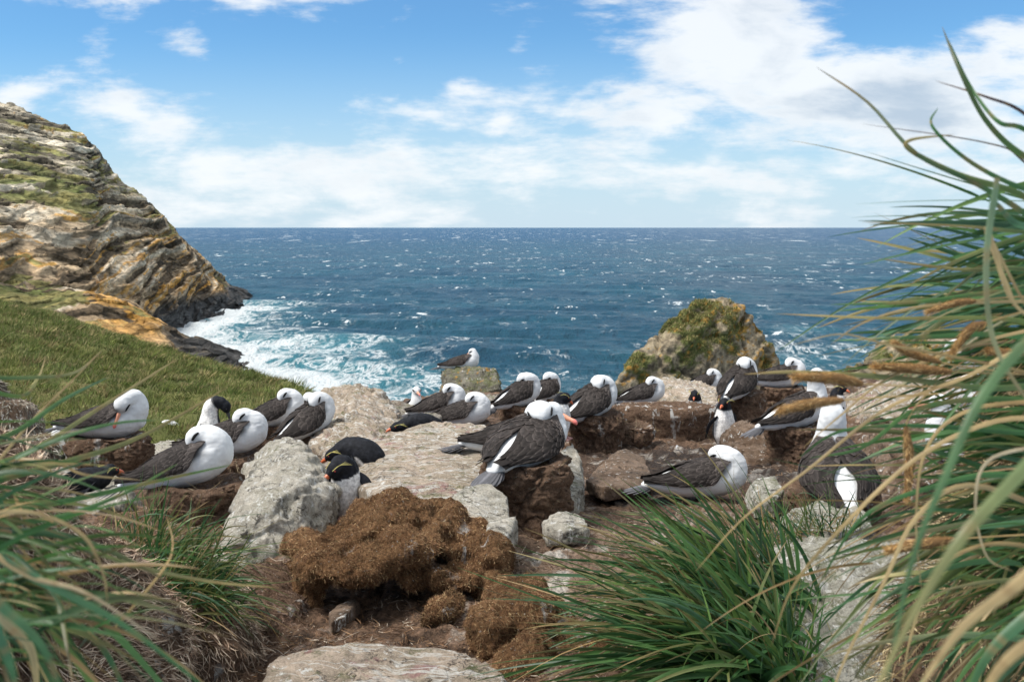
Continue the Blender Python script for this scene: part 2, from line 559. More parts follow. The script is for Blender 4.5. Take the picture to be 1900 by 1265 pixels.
# ------------------------------------------------------------------ sea
def build_sea():
    nc, nr = 620, 520
    px = np.linspace(-120, 2050, nc)
    # rows equal in picture angle between 120 m and the horizon, then one far ring
    sl = np.concatenate([np.linspace(0.34, 0.0042, nr - 6), [0.0030, 0.0020, 0.0012, 0.0007, 0.0005, 0.00035]])
    d = -SEA / sl
    U, D = np.meshgrid((px - 950) / F, d)
    X, Y = U * D, D
    P = np.stack([X.ravel(), Y.ravel(), np.zeros(X.size)], 1)
    fade = np.exp(-D.ravel() / 1500)
    q = P.copy()
    q[:, 0] += 6 * fbm(P, 0.02, 2, 5)
    z = 0
    for (L, A, ang, sd) in ((42, 0.75, 62, 1), (23, 0.55, 78, 2), (13, 0.34, 50, 3), (7, 0.2, 84, 4), (4.2, 0.12, 66, 5)):
        ca, sa = math.cos(R(ang)), math.sin(R(ang))
        ph = 2 * np.pi * (q[:, 0] * ca + q[:, 1] * sa) / L
        env = 0.65 + 0.8 * fbm(P, (1.0 / L * 0.8, 1.0 / L * 0.5, 1), 2, sd)
        s = np.sin(ph + 2.5 * fbm(P, 0.6 / L, 2, sd + 9))
        z = z + A * env * (1 - 2 * np.abs(np.sin(ph / 2 + 1.5 * fbm(P, 0.6 / L, 2, sd + 9)))) if sd > 2 else z + A * env * s
    z = z * (0.15 + 0.85 * fade)
    # shore foam: distances to waterline in metres
    def shore(lst):
        pts = [atz(a, b, SEA)[:2] for a, b in lst]
        best = np.full(len(P), 1e9)
        for A_, B_ in zip(pts[:-1], pts[1:]):
            ab = B_ - A_
            t = np.clip(((P[:, :2] - A_) @ ab) / (ab @ ab), 0, 1)
            best = np.minimum(best, np.linalg.norm(P[:, :2] - A_ - t[:, None] * ab, axis=1))
        return best
    d1 = shore([(455, 570), (405, 583), (375, 600), (345, 615), (350, 640), (400, 665), (445, 690), (520, 720), (600, 745)])
    d2 = shore([(1465, 690), (1520, 668), (1600, 655), (1700, 645)])
    d3 = shore([(620, 745), (800, 725), (900, 760)])
    nz = fbm(P, (0.02, 0.014, 1), 4, 22)
    near = sst(d1, 18, 2) * 0.8 + sst(d1, 50, 6) * 0.33 + sst(d1, 100, 15) * 0.11 + sst(d3, 45, 5) * 0.12
    near += sst(d2, 45, 5) * 0.35
    # long spent-foam streaks
    P3 = P
    st = np.zeros(len(P))
    for a, b, rx, ry, wt in ((560, 640, 36, 16, .55), (640, 632, 26, 12, .5), (480, 560, 20, 9, .4), (600, 690, 34, 12, .5), (740, 665, 36, 13, .25), (1490, 610, 16, 12, .5), (960, 665, 40, 14, .15), (1080, 700, 26, 14, .3)):
        c = atz(a, b, SEA)
        st = np.maximum(st, wt * np.exp(-((P[:, 0] - c[0]) / rx) ** 2 - ((P[:, 1] - c[1]) / (ry * 1.6)) ** 2))
    foam = near + st + nz * 0.22 * sst(D.ravel(), 700, 150)
    z = z + 0.4 * np.clip(near, 0, 1.2) * fbm(P, 0.35, 3, 40)
    V = np.stack([P[:, 0], P[:, 1], SEA + z], 1)
    me = mesh_np("sea", V, grid_faces(nr, nc)[:, ::-1], np.stack([np.clip(foam, 0, 2), np.clip(near, 0, 1), sst(z, 0.35, 1.3)], 1))
    m, t, b = new_mat("sea_water")
    at_ = t.node("ShaderNodeVertexColor", layer_name="Col").outputs[0]
    sp = t.node("ShaderNodeSeparateColor")
    t.l.new(at_, sp.inputs[0])
    fo, nr_, cr = sp.outputs[0], sp.outputs[1], sp.outputs[2]
    geo = t.node("ShaderNodeNewGeometry").outputs["Position"]
    cd = t.node("ShaderNodeVectorMath", operation="LENGTH")
    t.l.new(geo, cd.inputs[0])
    dist = cd.outputs["Value"]
    flat = t.mapping(geo, scale=(1, 1, 0))
    big = t.noise(flat, 0.012, 5, 0.6)
    deep = t.mix(t.rng(big, 0.35, 0.7), (0.013, 0.058, 0.098), (0.018, 0.090, 0.132))
    far = t.rng(dist, 400, 3500)
    deep = t.mix(far, deep, (0.010, 0.062, 0.130))
    tq = t.rng(fo, 0.10, 0.85)
    c = t.mix(t.m("MULTIPLY", tq, 0.7), deep, (0.07, 0.27, 0.32))
    # whitecaps : short streaks, patchy
    wc = t.noise(t.mapping(flat, scale=(0.17, 0.085, 0), rot=(0, 0, R(-6))), 1.0, 8, 0.62, 0.4)
    wp = t.noise(t.mapping(flat, scale=(1.0, 0.4, 0)), 0.02, 4, 0.6)
    wcf = t.rng(t.m("ADD", wc, t.m("MULTIPLY", t.m("SUBTRACT", wp, 0.5), 0.5)), 0.648, 0.675)
    wc2 = t.noise(t.mapping(flat, scale=(0.075, 0.022, 0)), 1.0, 8, 0.62, 0.3)
    wcf2 = t.rng(wc2, 0.63, 0.655, 0, 0.9)
    wcf2 = t.m("MULTIPLY", wcf2, t.rng(dist, 500, 900))
    wcf = t.m("MULTIPLY", wcf, t.rng(dist, 1600, 800))
    wc3 = t.noise(t.mapping(flat, scale=(0.026, 0.0028, 0)), 1.0, 7, 0.62)
    wcf3 = t.m("MULTIPLY", t.rng(wc3, 0.61, 0.64, 0, 0.8), t.rng(dist, 1400, 2600))
    cap = t.m("MAXIMUM", t.m("MAXIMUM", wcf, wcf2), wcf3)
    # shore foam network
    f1 = t.noise(t.mapping(flat, scale=(0.22, 0.11, 0)), 1.0, 10, 0.66, 1.2)
    net = t.m("ABSOLUTE", t.m("SUBTRACT", f1, 0.5))
    net = t.rng(net, 0.075, 0.0)
    f2 = t.noise(t.mapping(flat, scale=(0.09, 0.05, 0)), 1.0, 10, 0.7, 0.8)
    lvl = t.m("ADD", fo, t.m("MULTIPLY", t.m("SUBTRACT", f2, 0.5), 3.0))
    solid = t.rng(lvl, 0.74, 1.15)
    lace = t.m("MULTIPLY", net, t.rng(lvl, 0.20, 0.75))
    foam_ = t.m("MAXIMUM", t.m("MAXIMUM", solid, lace), cap, clamp=True)
    c = t.mix(foam_, c, (0.68, 0.73, 0.75))
    t.put(b.inputs["Base Color"], c)
    t.put(b.inputs["Roughness"], t.rng(foam_, 0, 1, 0.32, 0.9))
    b.inputs["IOR"].default_value = 1.33
    b.inputs["Specular IOR Level"].default_value = 0.16
    bn = t.node("ShaderNodeBump")
    bn.inputs["Strength"].default_value = 1.0
    bn.inputs["Distance"].default_value = 1.0
    h = t.m("ADD", t.m("MULTIPLY", t.noise(t.mapping(flat, scale=(0.26, 0.13, 0)), 1.0, 10, 0.68, 0.3), 3.6),
            t.m("MULTIPLY", t.noise(t.mapping(flat, scale=(0.06, 0.022, 0)), 1.0, 8, 0.62, 0.3), 9.0))
    t.put(bn.inputs["Height"], h)
    t.put(b.inputs["Normal"], bn.outputs[0])
    o = link("sea", me, m, recenter=False)
    tag(o, kind="structure")


build_sea()

# ------------------------------------------------------------------ ground
def gz(x, y):
    z = -1.45 - 0.09 * (y - 3.5)
    # left side rises into the turf slope, right side rises a little
    z = z + 0.20 * sst(-x, 0.9, 1.9) * sst(y, 4.2, 2.6)
    z = z - 0.55 * sst(-x, 0.20 * y, 0.30 * y) * sst(y, 7.6, 9.5)
    z = z - 0.075 * sst(y, 5.0, 4.3) - 0.05 * np.exp(-((x + 0.52) / 0.35) ** 2 - ((y - 3.95) / 0.35) ** 2)
    z = z + 0.22 * sst(x, 2.0, 4.5)
    return z


def edge_y(x):
    return 12.3 + 3.6 * np.exp(-((x + 0.65) / 0.9) ** 2) + 2.0 * sst(-x, 1.5, 4) + 3.0 * sst(x, 3.0, 6) + 0.5 * np.sin(x * 2.1)


def build_ground():
    nc, nr = 560, 430
    u_ = np.linspace(-0.80, 0.80, nc)
    y_ = np.concatenate([np.geomspace(0.55, 19, nr)])
    U, Y = np.meshgrid(u_, y_)
    X = U * (Y + 0.9)
    x, y = X.ravel(), Y.ravel()
    P = np.stack([x, y, np.zeros_like(x)], 1)
    z = gz(x, y)
    z = z + 0.05 * fbm(P, 1.6, 3, 3) + 0.05 * fbm(P, 6, 4, 8) + 0.028 * np.abs(fbm(P, 22, 4, 12)) - 0.03 * np.clip(1 - 5 * np.abs(fbm(P, 4, 3, 14)), 0, 1)
    ed = edge_y(x) + 0.5 * fbm(P, 1.5, 3, 19)
    over = np.clip(y - ed, 0, None)
    z = z - over * 2.5 - np.minimum(over, .5) * 1.0
    V = np.stack([x, y, z], 1)
    n2 = fbm(P, 2.2, 5, 33)
    n3 = fbm(P, 9, 5, 44)
    brown = np.array([0.17, 0.105, 0.068])
    dark = np.array([0.050, 0.037, 0.030])
    tan = np.array([0.34, 0.245, 0.18])
    whi = np.array([0.60, 0.56, 0.50])
    c = brown[None] * np.clip(1 + 0.9 * n3[:, None] + 0.8 * fbm(P, 30, 3, 45)[:, None], 0.25, 2.2)
    wet = sst(n2, 0.0, 0.3) * sst(y, 5, 6.5)
    # wet mud hollow right of the middle
    hol = np.exp(-((x - 1.25) / 0.8) ** 2 - ((y - 7.4) / 1.2) ** 2)
    wet = np.clip(wet * 0.5 + hol * 1.2, 0, 1)[:, None]
    c = c * (1 - wet) + dark * wet
    pth = (np.exp(-((x - 0.35) / 0.55) ** 2 - ((y - 4.6) / 0.9) ** 2) * 0.8 + 0.35 * sst(-x, 1.2, 2.5) * sst(y, 5.5, 6.5))
    f = np.clip(pth + 0.8 * n3 * pth, 0, 1)[:, None] * 0.8
    c = c * (1 - f) + tan * f
    g = (sst(n3 + 0.4 * n2 + 0.5 * fbm(P, 24, 3, 46), 0.26, 0.46) * (0.25 + 0.8 * pth + 0.3 * sst(y, 6, 8)))[:, None]
    c = c * (1 - g) + whi * g
    me = mesh_np("ground", V, grid_faces(nr, nc), np.clip(c, 0, 1))
    mt = attr_mat("ground_mud", 0.85, 0.9, 45, 1.0, 30, 0.06, spec=0.2)
    tag(link("ground", me, mt, recenter=False), kind="structure")
    return me


GROUND = build_ground()


def tri_sample(me, n, seed=1, mask=None):
    """area weighted samples on a mesh: points, normals, (n,)"""
    r = np.random.default_rng(seed)
    V = getv(me)
    me.calc_loop_triangles()
    T = np.empty(len(me.loop_triangles) * 3, dtype=np.int32)
    me.loop_triangles.foreach_get("vertices", T)
    T = T.reshape(-1, 3)
    A, B, C = V[T[:, 0]], V[T[:, 1]], V[T[:, 2]]
    N = np.cross(B - A, C - A)
    ar = np.linalg.norm(N, axis=1)
    if mask is not None:
        ar = ar * mask((A + B + C) / 3, unit(N))
    ar = ar / ar.sum()
    k = r.choice(len(T), n, p=ar)
    a, b = r.random(n), r.random(n)
    s = a + b > 1
    a[s], b[s] = 1 - a[s], 1 - b[s]
    P = A[k] + a[:, None] * (B[k] - A[k]) + b[:, None] * (C[k] - A[k])
    return P, unit(N[k])


def ribbons(P0, D, L, Wd, B, c0, c1, seg=8, seed=0, fold=0.25, face=None, tipw=0.8, pw=0.55, sides=None):
    """curved grass blades; P(t) = P0 + L (D t + B t^2)"""
    r = np.random.default_rng(seed)
    n = len(P0)
    t = np.linspace(0, 1, seg + 1)
    L = np.asarray(L, float)[:, None, None]
    Pth = P0[:, None] + L * (D[:, None] * t[None, :, None] + B[:, None] * (t ** 2)[None, :, None])
    T = unit(D[:, None] + 2 * B[:, None] * t[None, :, None])
    ref = unit(r.normal(size=(n, 3)) + (0 if face is None else np.asarray(face)))
    S = unit(np.cross(T, ref[:, None]))
    Nn = np.cross(S, T)
    prof = np.clip(t * 7 + 0.45, 0, 1) * np.clip(1 - t, 0, 1) ** pw
    prof[-1] = 0.04
    wd = np.asarray(Wd)[:, None, None] * prof[None, :, None]
    a, m_, b = Pth - S * wd * 0.5 + Nn * wd * fold, Pth, Pth + S * wd * 0.5 + Nn * wd * fold
    V = np.stack([a, m_, b], 2).reshape(-1, 3)
    c = c0[:, None] * (1 - t[None, :, None] ** 2) + c1[:, None] * t[None, :, None] ** 2
    tp = np.stack([np.repeat(t[None] * 5, n, 0).ravel(), np.repeat(np.arange(n) * 1.73, seg + 1), np.zeros(n * (seg + 1))], 1)
    nz_ = vn(tp, seed).reshape(n, seg + 1, 1)
    c = c * (1 + 0.3 * nz_)
    Cc = np.repeat(c[:, :, None], 3, axis=2)
    Cc[:, :, 1] *= 0.8
    g = grid_faces(seg + 1, 3)
    Fc = (g[None] + (np.arange(n) * (seg + 1) * 3)[:, None, None]).reshape(-1, 4)
    return V, Fc, np.clip(Cc.reshape(-1, 3), 0, 1)


def shards(P, D, L, Wd, c, seed=0):
    """tiny triangular fibres"""
    r = np.random.default_rng(seed)
    n = len(P)
    S = unit(np.cross(D, r.normal(size=(n, 3))))
    L = np.asarray(L)[:, None]
    Wd = np.asarray(Wd)[:, None]
    V = np.stack([P - S * Wd / 2, P + S * Wd / 2, P + D * L], 1).reshape(-1, 3)
    Fc = np.arange(n * 3).reshape(-1, 3)
    Cc = np.repeat(c[:, None], 3, axis=1).reshape(-1, 3)
    return V, Fc, Cc


def pick(cols, n, seed, jit=0.18):
    r = np.random.default_rng(seed)
    cols = np.asarray(cols, float)
    c = cols[r.integers(0, len(cols), n)]
    return c * (1 + jit * r.normal(size=(n, 1)))


# ------------------------------------------------------------------ turf slope on the left
def interp_curve(xs, P, x):
    P = np.asarray(P, float)
    return np.stack([np.interp(x, xs, P[:, k]) for k in range(P.shape[1])], 1)


def build_turf():
    nc, nr = 300, 230
    cx = [-500, -200, 0, 100, 200, 300, 400, 480, 545, 600, 650]
    crest = np.array([at(*q) for q in ((-500, 500, 60), (-200, 535, 55), (0, 569, 48), (100, 588, 44), (200, 622, 38), (300, 655, 32), (400, 682, 26), (480, 703, 21), (545, 722, 17), (600, 752, 14.5), (650, 775, 13))])
    near = np.array([at(*q) for q in ((-500, 880, 7.0), (-200, 870, 7.5), (0, 850, 8.0), (100, 840, 8.4), (200, 835, 8.8), (300, 830, 9.2), (400, 825, 9.6), (480, 815, 10.2), (545, 800, 10.8), (600, 795, 11.3), (650, 800, 11.6))])
    u_ = np.linspace(-500, 650, nc)
    Cc, Nc = interp_curve(cx, crest, u_), interp_curve(cx, near, u_)
    rows = []
    for tt in np.linspace(0, 1, 170) ** 1.25:
        p = Nc * (1 - tt) + Cc * tt
        p[:, 2] += 0.10 * math.sin(tt * math.pi) * np.linalg.norm(Cc - Nc, axis=1) * 0.10
        rows.append(p)
    for tt in np.linspace(0, 1, 60)[1:]:
        p = Cc.copy()
        p[:, 1] += 26 * tt
        p[:, 0] -= 3 * tt
        p[:, 2] -= 30 * tt ** 1.6
        rows.append(p)
    nr = len(rows)
    V = np.array(rows).reshape(-1, 3)
    V[:, 2] += 0.26 * fbm(V, (0.35, 0.35, 0), 4, 71) * sst(V[:, 1], 8, 14) + 0.13 * fbm(V, (1.7, 1.7, 0), 3, 72)
    n = fbm(V, (0.5, 0.5, 0.5), 4, 75)
    n2 = fbm(V, 2.5, 4, 76)
    g1, g2, g3 = np.array([0.075, 0.088, 0.028]), np.array([0.14, 0.140, 0.048]), np.array([0.20, 0.155, 0.075])
    c = g1 + (g2 - g1) * sst(n + n2 * 0.6, -0.4, 0.4)[:, None]
    f = sst(n2 - n * 0.5, 0.2, 0.5)[:, None] * 0.6
    c = c * (1 - f) + g3 * f
    me = mesh_np("hill", V, grid_faces(nr, nc), c)
    tag(link("hill", me, M["turf"], recenter=False), kind="structure")
    # the grass on it
    def mk(C, N):
        d = C[:, 1]
        px = C[:, 0] / d * F + 950
        return (px > -60) * (C[:, 1] < 55) * (1 / (d ** 1.1)) * (N[:, 2] > 0.1) * (C[:, 2] > -6)
    nb = 140000
    P, N = tri_sample(me, nb, 5, mk)
    r = np.random.default_rng(6)
    # tufts: pull blades towards tuft centres
    cell = np.stack([vn(P * 5, 3), vn(P * 5, 4)], 1)
    tuft = fbm(P, 2.2, 3, 88)
    keep = tuft > -0.5
    P, N, tuft = P[keep], N[keep], tuft[keep]
    n_ = len(P)
    sc = np.clip(P[:, 1] / 12, 0.8, 3.2)
    D = unit(np.array([0.45, -0.25, 0.8]) + 0.45 * r.normal(size=(n_, 3)))
    L = (0.05 + 0.05 * r.random(n_) + 0.05 * np.clip(tuft, 0, 1)) * sc ** 0.75
    big = fbm(P, 0.6, 4, 90) * 1.3
    c = pick([(0.115, 0.140, 0.040), (0.085, 0.110, 0.032), (0.16, 0.165, 0.055), (0.23, 0.185, 0.09)], n_, 9, 0.28)
    c = c * (1.15 + 0.45 * big[:, None] + 0.5 * tuft[:, None])
    dry = (big + 0.5 * tuft > 0.25)[:, None]
    c = np.where(dry, c * np.array([1.22, 1.10, 1.2]), c) * np.array([0.95, 1.06, 1.1])
    Pt, Nt = tri_sample(me, 2600, 15, mk)
    per = 26
    st_ = np.clip(Pt[:, 1] / 12, 0.8, 2.6)
    Pc = np.repeat(Pt, per, 0)
    rd = np.repeat(0.05 + 0.09 * r.random(len(Pt)), per)[:, None] * np.repeat(st_, per)[:, None] ** 0.5
    off_ = r.normal(size=(len(Pc), 3)) * np.array([1, 1, 0.1])
    Dt = unit(np.array([0.25, -0.15, 0.8]) + 0.55 * off_)
    ct = pick([(0.15, 0.175, 0.05), (0.11, 0.14, 0.04), (0.20, 0.195, 0.07), (0.30, 0.24, 0.12)], len(Pt), 17, 0.25)
    ct = np.repeat(ct, per, 0) * (1 + 0.2 * r.normal(size=(len(Pc), 1)))
    P = np.concatenate([P - N * 0.01, Pc + off_ * rd * 0.5])
    D = np.concatenate([D, Dt])
    L = np.concatenate([L, rd[:, 0] * (0.7 + 0.6 * r.random(len(Pc)))])
    sc = np.concatenate([sc, np.repeat(st_, per)])
    c = np.concatenate([c, ct])
    Vv, Ff, Cx = shards(P, D, L, 0.010 * sc, c, 3)
    me2 = mesh_np("grass", Vv, Ff, np.clip(Cx, 0, 1), smooth=False)
    o = link("grass", me2, M["turf"], recenter=False)
    tag(o, "short tufted green and straw-tinted grass covering the left slope", "grass", kind="stuff")
    # pale flat rock strip lying in the turf
    return me


TURF = build_turf()


# ------------------------------------------------------------------ far headland
def strata(P, seed=0):
    x, y, z = P.T
    X = x + 190
    s = z + 0.12 * X + 0.0018 * np.clip(X, 0, 200) ** 2 - 0.02 * y + 3.0 * fbm(P, 0.016, 3, seed + 3)
    q = np.stack([x * 0.04, y * 0.006, s * 0.62], 1)
    q2 = np.stack([x * 0.10, y * 0.01, s * 1.5], 1)
    return vn(q, seed + 1), vn(q2, seed + 2), s


def colour_cliff(P, N, st1, st2, grass_amt, orange_amt, seed=0, sc_=None):
    n1 = fbm(P, 0.03, 4, seed + 11)
    n2 = fbm(np.stack([P[:, 0] * 0.07, P[:, 1] * 0.010, sc_ * 0.85], 1), 1.0, 4, seed + 12) * 1.15
    n3 = fbm(np.stack([P[:, 0] * 0.22, P[:, 1] * 0.03, sc_ * 2.2], 1), 1.0, 3, seed + 13) * 0.9 + 0.45 * fbm(P, 0.45, 3, seed + 14)
    tan, grey, pale = np.array([0.34, 0.245, 0.150]), np.array([0.30, 0.27, 0.205]), np.array([0.52, 0.46, 0.36])
    up = sst(P[:, 2], -12, 28)[:, None]
    c = tan * (1 - up * 0.75) + grey * up * 0.75
    k = sst(st2 + 0.5 * n3, 0.05, 0.5)[:, None]
    c = c * (1 - 0.6 * k) + pale * 0.6 * k
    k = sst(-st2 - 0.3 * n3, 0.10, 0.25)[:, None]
    c = c * (1 - 0.72 * k)  # dark recessed beds: bed colour that also paints in ledge shade
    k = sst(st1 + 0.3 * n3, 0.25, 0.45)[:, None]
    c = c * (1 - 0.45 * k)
    o = (sst(n2 + n3 * 0.7 + 0.3 * st2, 0.42 - 0.45 * orange_amt, 0.60 - 0.4 * orange_amt) * sst(P[:, 2], -27, -21))[:, None] * 0.8
    c = c * (1 - o) + np.array([0.42, 0.215, 0.045]) * o
    gm = grass_amt + 0.7 * n1 + 0.9 * n2 + 0.5 * (N[:, 2] - 0.55)
    g = (sst(gm + 0.4 * n3, 0.10, 0.32))[:, None] * 0.92
    gc = np.array([0.085, 0.10, 0.030]) + (np.array([0.155, 0.145, 0.055]) - np.array([0.085, 0.10, 0.030])) * sst(n2, -0.3, 0.4)[:, None]
    c = c * (1 - g) + gc * g
    wet = sst(P[:, 2] + 3.5 * n2, -21, -26)[:, None]
    c = c * (1 - wet) + np.array([0.050, 0.048, 0.046]) * wet
    return np.clip(c * (1 + 0.25 * n3[:, None]), 0.01, 1)


CLIFF_MAT = attr_mat("cliff_rock", 0.9, 0.7, 1.1, 1.0, 0.9, 0.8, spec=0.15, stretch=(0.45, 0.3, 1.5))


def blocks(layer, x, y, size, seed):
    """per-block random numbers of jointed beds"""
    L = layer.astype(np.int64)
    o = hsh(L, L * 0, L * 0, seed) * 37.0
    i = np.floor(x / size + o + 0.35 * vn(np.stack([x * 0.3, layer * 1.7, y * 0.02], 1), seed)).astype(np.int64)
    j = np.floor(y / (size * 5) + o * 1.3).astype(np.int64)
    return hsh(L, i, j, seed + 1) * 2 - 1, hsh(L, i, j, seed + 2) * 2 - 1


def build_headland():
    ridge = [(-350, 30, 430), (-200, 110, 410), (-60, 160, 395), (0, 190, 388), (45, 206, 385), (75, 222, 384), (130, 240, 382), (165, 262, 381), (180, 290, 380), (200, 318, 380), (262, 366, 379), (280, 385, 378),
             (312, 425, 378), (335, 452, 377), (362, 482, 377), (366, 506, 376), (385, 522, 376), (412, 545, 376)]
    base = [(-350, 690, 150), (-200, 660, 165), (-60, 640, 180), (0, 630, 190), (40, 625, 200), (80, 620, 205), (120, 615, 215), (160, 612, 222), (190, 612, 232), (220, 612, 242), (250, 612, 252), (270, 614, 262),
            (300, 618, 275), (330, 620, 284), (352, 612, 300), (372, 601, 312), (395, 588, 332), (420, 578, 355)]
    r3 = np.array([at(*q) for q in ridge] + [atz(440, 566, SEA + 0.5)])
    b3 = np.array([at(*q) for q in base] + [atz(460, 571, SEA - 1.5)])
    for k in range(len(b3)):
        if k >= 13:
            b3[k, 2] = SEA - 2
    n = 620
    Rg, Bs = spline(r3, n), spline(b3, n)
    rows = []
    nt = 430
    tt = np.linspace(0, 1, nt)
    for t_ in tt:
        # profile: steeper near the bottom, gentle above
        hh = t_
        dd = t_ ** 1.12
        p = Bs * (1 - dd) + Rg * dd
        hz = Bs[:, 2] * (1 - hh) + Rg[:, 2] * hh
        p[:, 2] = hz
        rows.append(p)
    for t_ in np.linspace(0, 1, 90)[1:]:
        p = Rg.copy()
        p[:, 1] += 120 * t_
        p[:, 0] -= 18 * t_
        p[:, 2] = Rg[:, 2] + (SEA - 3 - Rg[:, 2]) * t_ ** 1.5
        rows.append(p)
    nr = len(rows)
    V = np.array(rows).reshape(-1, 3)
    me = mesh_np("headland", V, grid_faces(nr, n))
    N = getn(me)
    s1, s2, s = strata(V)
    sq = s / 1.7 + 1.6 * fbm(V, 0.04, 3, 55)
    st = np.floor(sq)
    fr = sq - st
    h1, h2 = blocks(st, V[:, 0], V[:, 1], 5.5, 500)
    sqb = s / 0.9 + 1.0 * fbm(V, 0.06, 3, 57)
    h3, h4 = blocks(np.floor(sqb), V[:, 0], V[:, 1], 2.6, 510)
    rise = sst(V[:, 0], -210, -120)
    amp = 0.5 + 0.35 * rise
    cov = fbm(V, 0.012, 3, 60)
    H = N.copy()
    disp = amp * (1.3 * s1 + 1.0 * s2 + 0.6 * (fr ** 2 - 0.3) + 1.25 * h1 + 0.7 * h3 + 0.5 * fbm(V, 0.3, 4, 61)) + 2.6 * fbm(V, 0.018, 3, 62) * sst(V[:, 1], 380, 330)
    # a re-entrant dark gully above the cove
    V2 = V + H * disp[:, None] * np.where(np.arange(len(V)) >= nt * n, 0.4, 1)[:, None]
    setv(me, V2)
    N2 = getn(me)
    ga = -0.02 + 0.42 * sst(-V2[:, 0], 100, 170) * sst(V2[:, 2], 30, 8) * sst(V2[:, 2], -14, -4) - 0.45 * sst(V2[:, 0], -150, -105) - 0.4 * sst(V2[:, 2], 14, 34)
    oa = 0.10 + 0.60 * sst(V2[:, 2], 6, -16)
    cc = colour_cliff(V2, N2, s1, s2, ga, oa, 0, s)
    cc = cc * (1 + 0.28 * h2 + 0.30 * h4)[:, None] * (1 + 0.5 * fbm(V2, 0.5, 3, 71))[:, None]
    cc = cc * (1 - 0.5 * (sst(fr, 0.80, 0.97) * sst(fbm(V2, 0.05, 3, 70), -0.3, 0.1))[:, None])  # dark line at bed edges, painted in place of ledge shadow
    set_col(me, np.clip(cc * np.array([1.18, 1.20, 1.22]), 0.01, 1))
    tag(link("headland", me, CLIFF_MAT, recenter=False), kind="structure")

    # nearer buttress with the orange lichen, running down to the water
    ridge = [(-200, 470, 235), (0, 500, 236), (60, 520, 236), (120, 530, 236), (190, 548, 236), (235, 566, 236), (275, 590, 234), (310, 612, 231), (340, 628, 228), (375, 645, 224), (405, 660, 219), (432, 676, 213)]
    base = [(-200, 760, 130), (0, 740, 140), (60, 730, 145), (120, 720, 152), (190, 720, 160), (235, 720, 165), (275, 720, 170), (310, 722, 176), (340, 724, 182), (375, 726, 186), (405, 722, 192), (432, 712, 198)]
    r3 = np.array([at(*q) for q in ridge] + [atz(447, 687, SEA - 0.5)])
    b3 = np.array([at(*q) for q in base] + [atz(450, 695, SEA - 1.5)])
    b3[-5:, 2] = SEA - 2
    n, nt = 420, 240
    Rg, Bs = spline(r3, n), spline(b3, n)
    rows = [Bs * (1 - t_) + Rg * t_ + np.array([0, 0, 1.0]) * 3 * math.sin(t_ * math.pi) for t_ in np.linspace(0, 1, nt)]
    for t_ in np.linspace(0, 1, 60)[1:]:
        p = Rg.copy()
        p[:, 1] += 26 * t_
        p[:, 2] = Rg[:, 2] + (SEA - 3 - Rg[:, 2]) * t_
        rows.append(p)
    V = np.array(rows).reshape(-1, 3)
    me = mesh_np("shore_rock_hill", V, grid_faces(len(rows), n))
    N = getn(me)
    q = np.stack([V[:, 0] * 0.06, V[:, 1] * 0.02, (V[:, 2] + 0.55 * V[:, 0]) * 0.7], 1)
    s1 = vn(q, 91)
    s2 = vn(q * 2.6, 92)
    ssb = (V[:, 2] + 0.55 * V[:, 0]) / 1.1 + 0.8 * fbm(V, 0.08, 3, 97)
    h1, h2 = blocks(np.floor(ssb), V[:, 0], V[:, 1], 3.0, 520)
    disp = 0.6 * s1 + 0.4 * s2 + 0.55 * h1 + 0.6 * fbm(V, 0.4, 4, 93) + 2.0 * fbm(V, 0.06, 3, 94)
    V2 = V + N * disp[:, None]
    setv(me, V2)
    N2 = getn(me)
    px = V2[:, 0] / V2[:, 1] * F + 950
    ga = 0.35 - 0.9 * sst(px, 60, 220)
    oa = 0.25 + 0.75 * sst(px, 100, 230) - 0.9 * sst(px, 330, 380)
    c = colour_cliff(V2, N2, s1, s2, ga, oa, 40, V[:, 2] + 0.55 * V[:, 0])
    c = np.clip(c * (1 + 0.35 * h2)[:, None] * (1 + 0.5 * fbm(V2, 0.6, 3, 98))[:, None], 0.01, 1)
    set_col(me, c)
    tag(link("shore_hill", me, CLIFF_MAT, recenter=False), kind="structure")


build_headland()


# ------------------------------------------------------------------ rocks
def hull(pts):
    bm = bmesh.new()
    for p in pts:
        bm.verts.new(p)
    bmesh.ops.convex_hull(bm, input=bm.verts)
    loose = [q for q in bm.verts if not q.link_faces]
    bmesh.ops.delete(bm, geom=loose, context="VERTS")
    bmesh.ops.triangulate(bm, faces=bm.faces)
    bm.verts.index_update()
    V = np.array([q.co[:] for q in bm.verts])
    Fc = np.array([[q.index for q in f.verts] for f in bm.faces])
    bm.free()
    return V, Fc


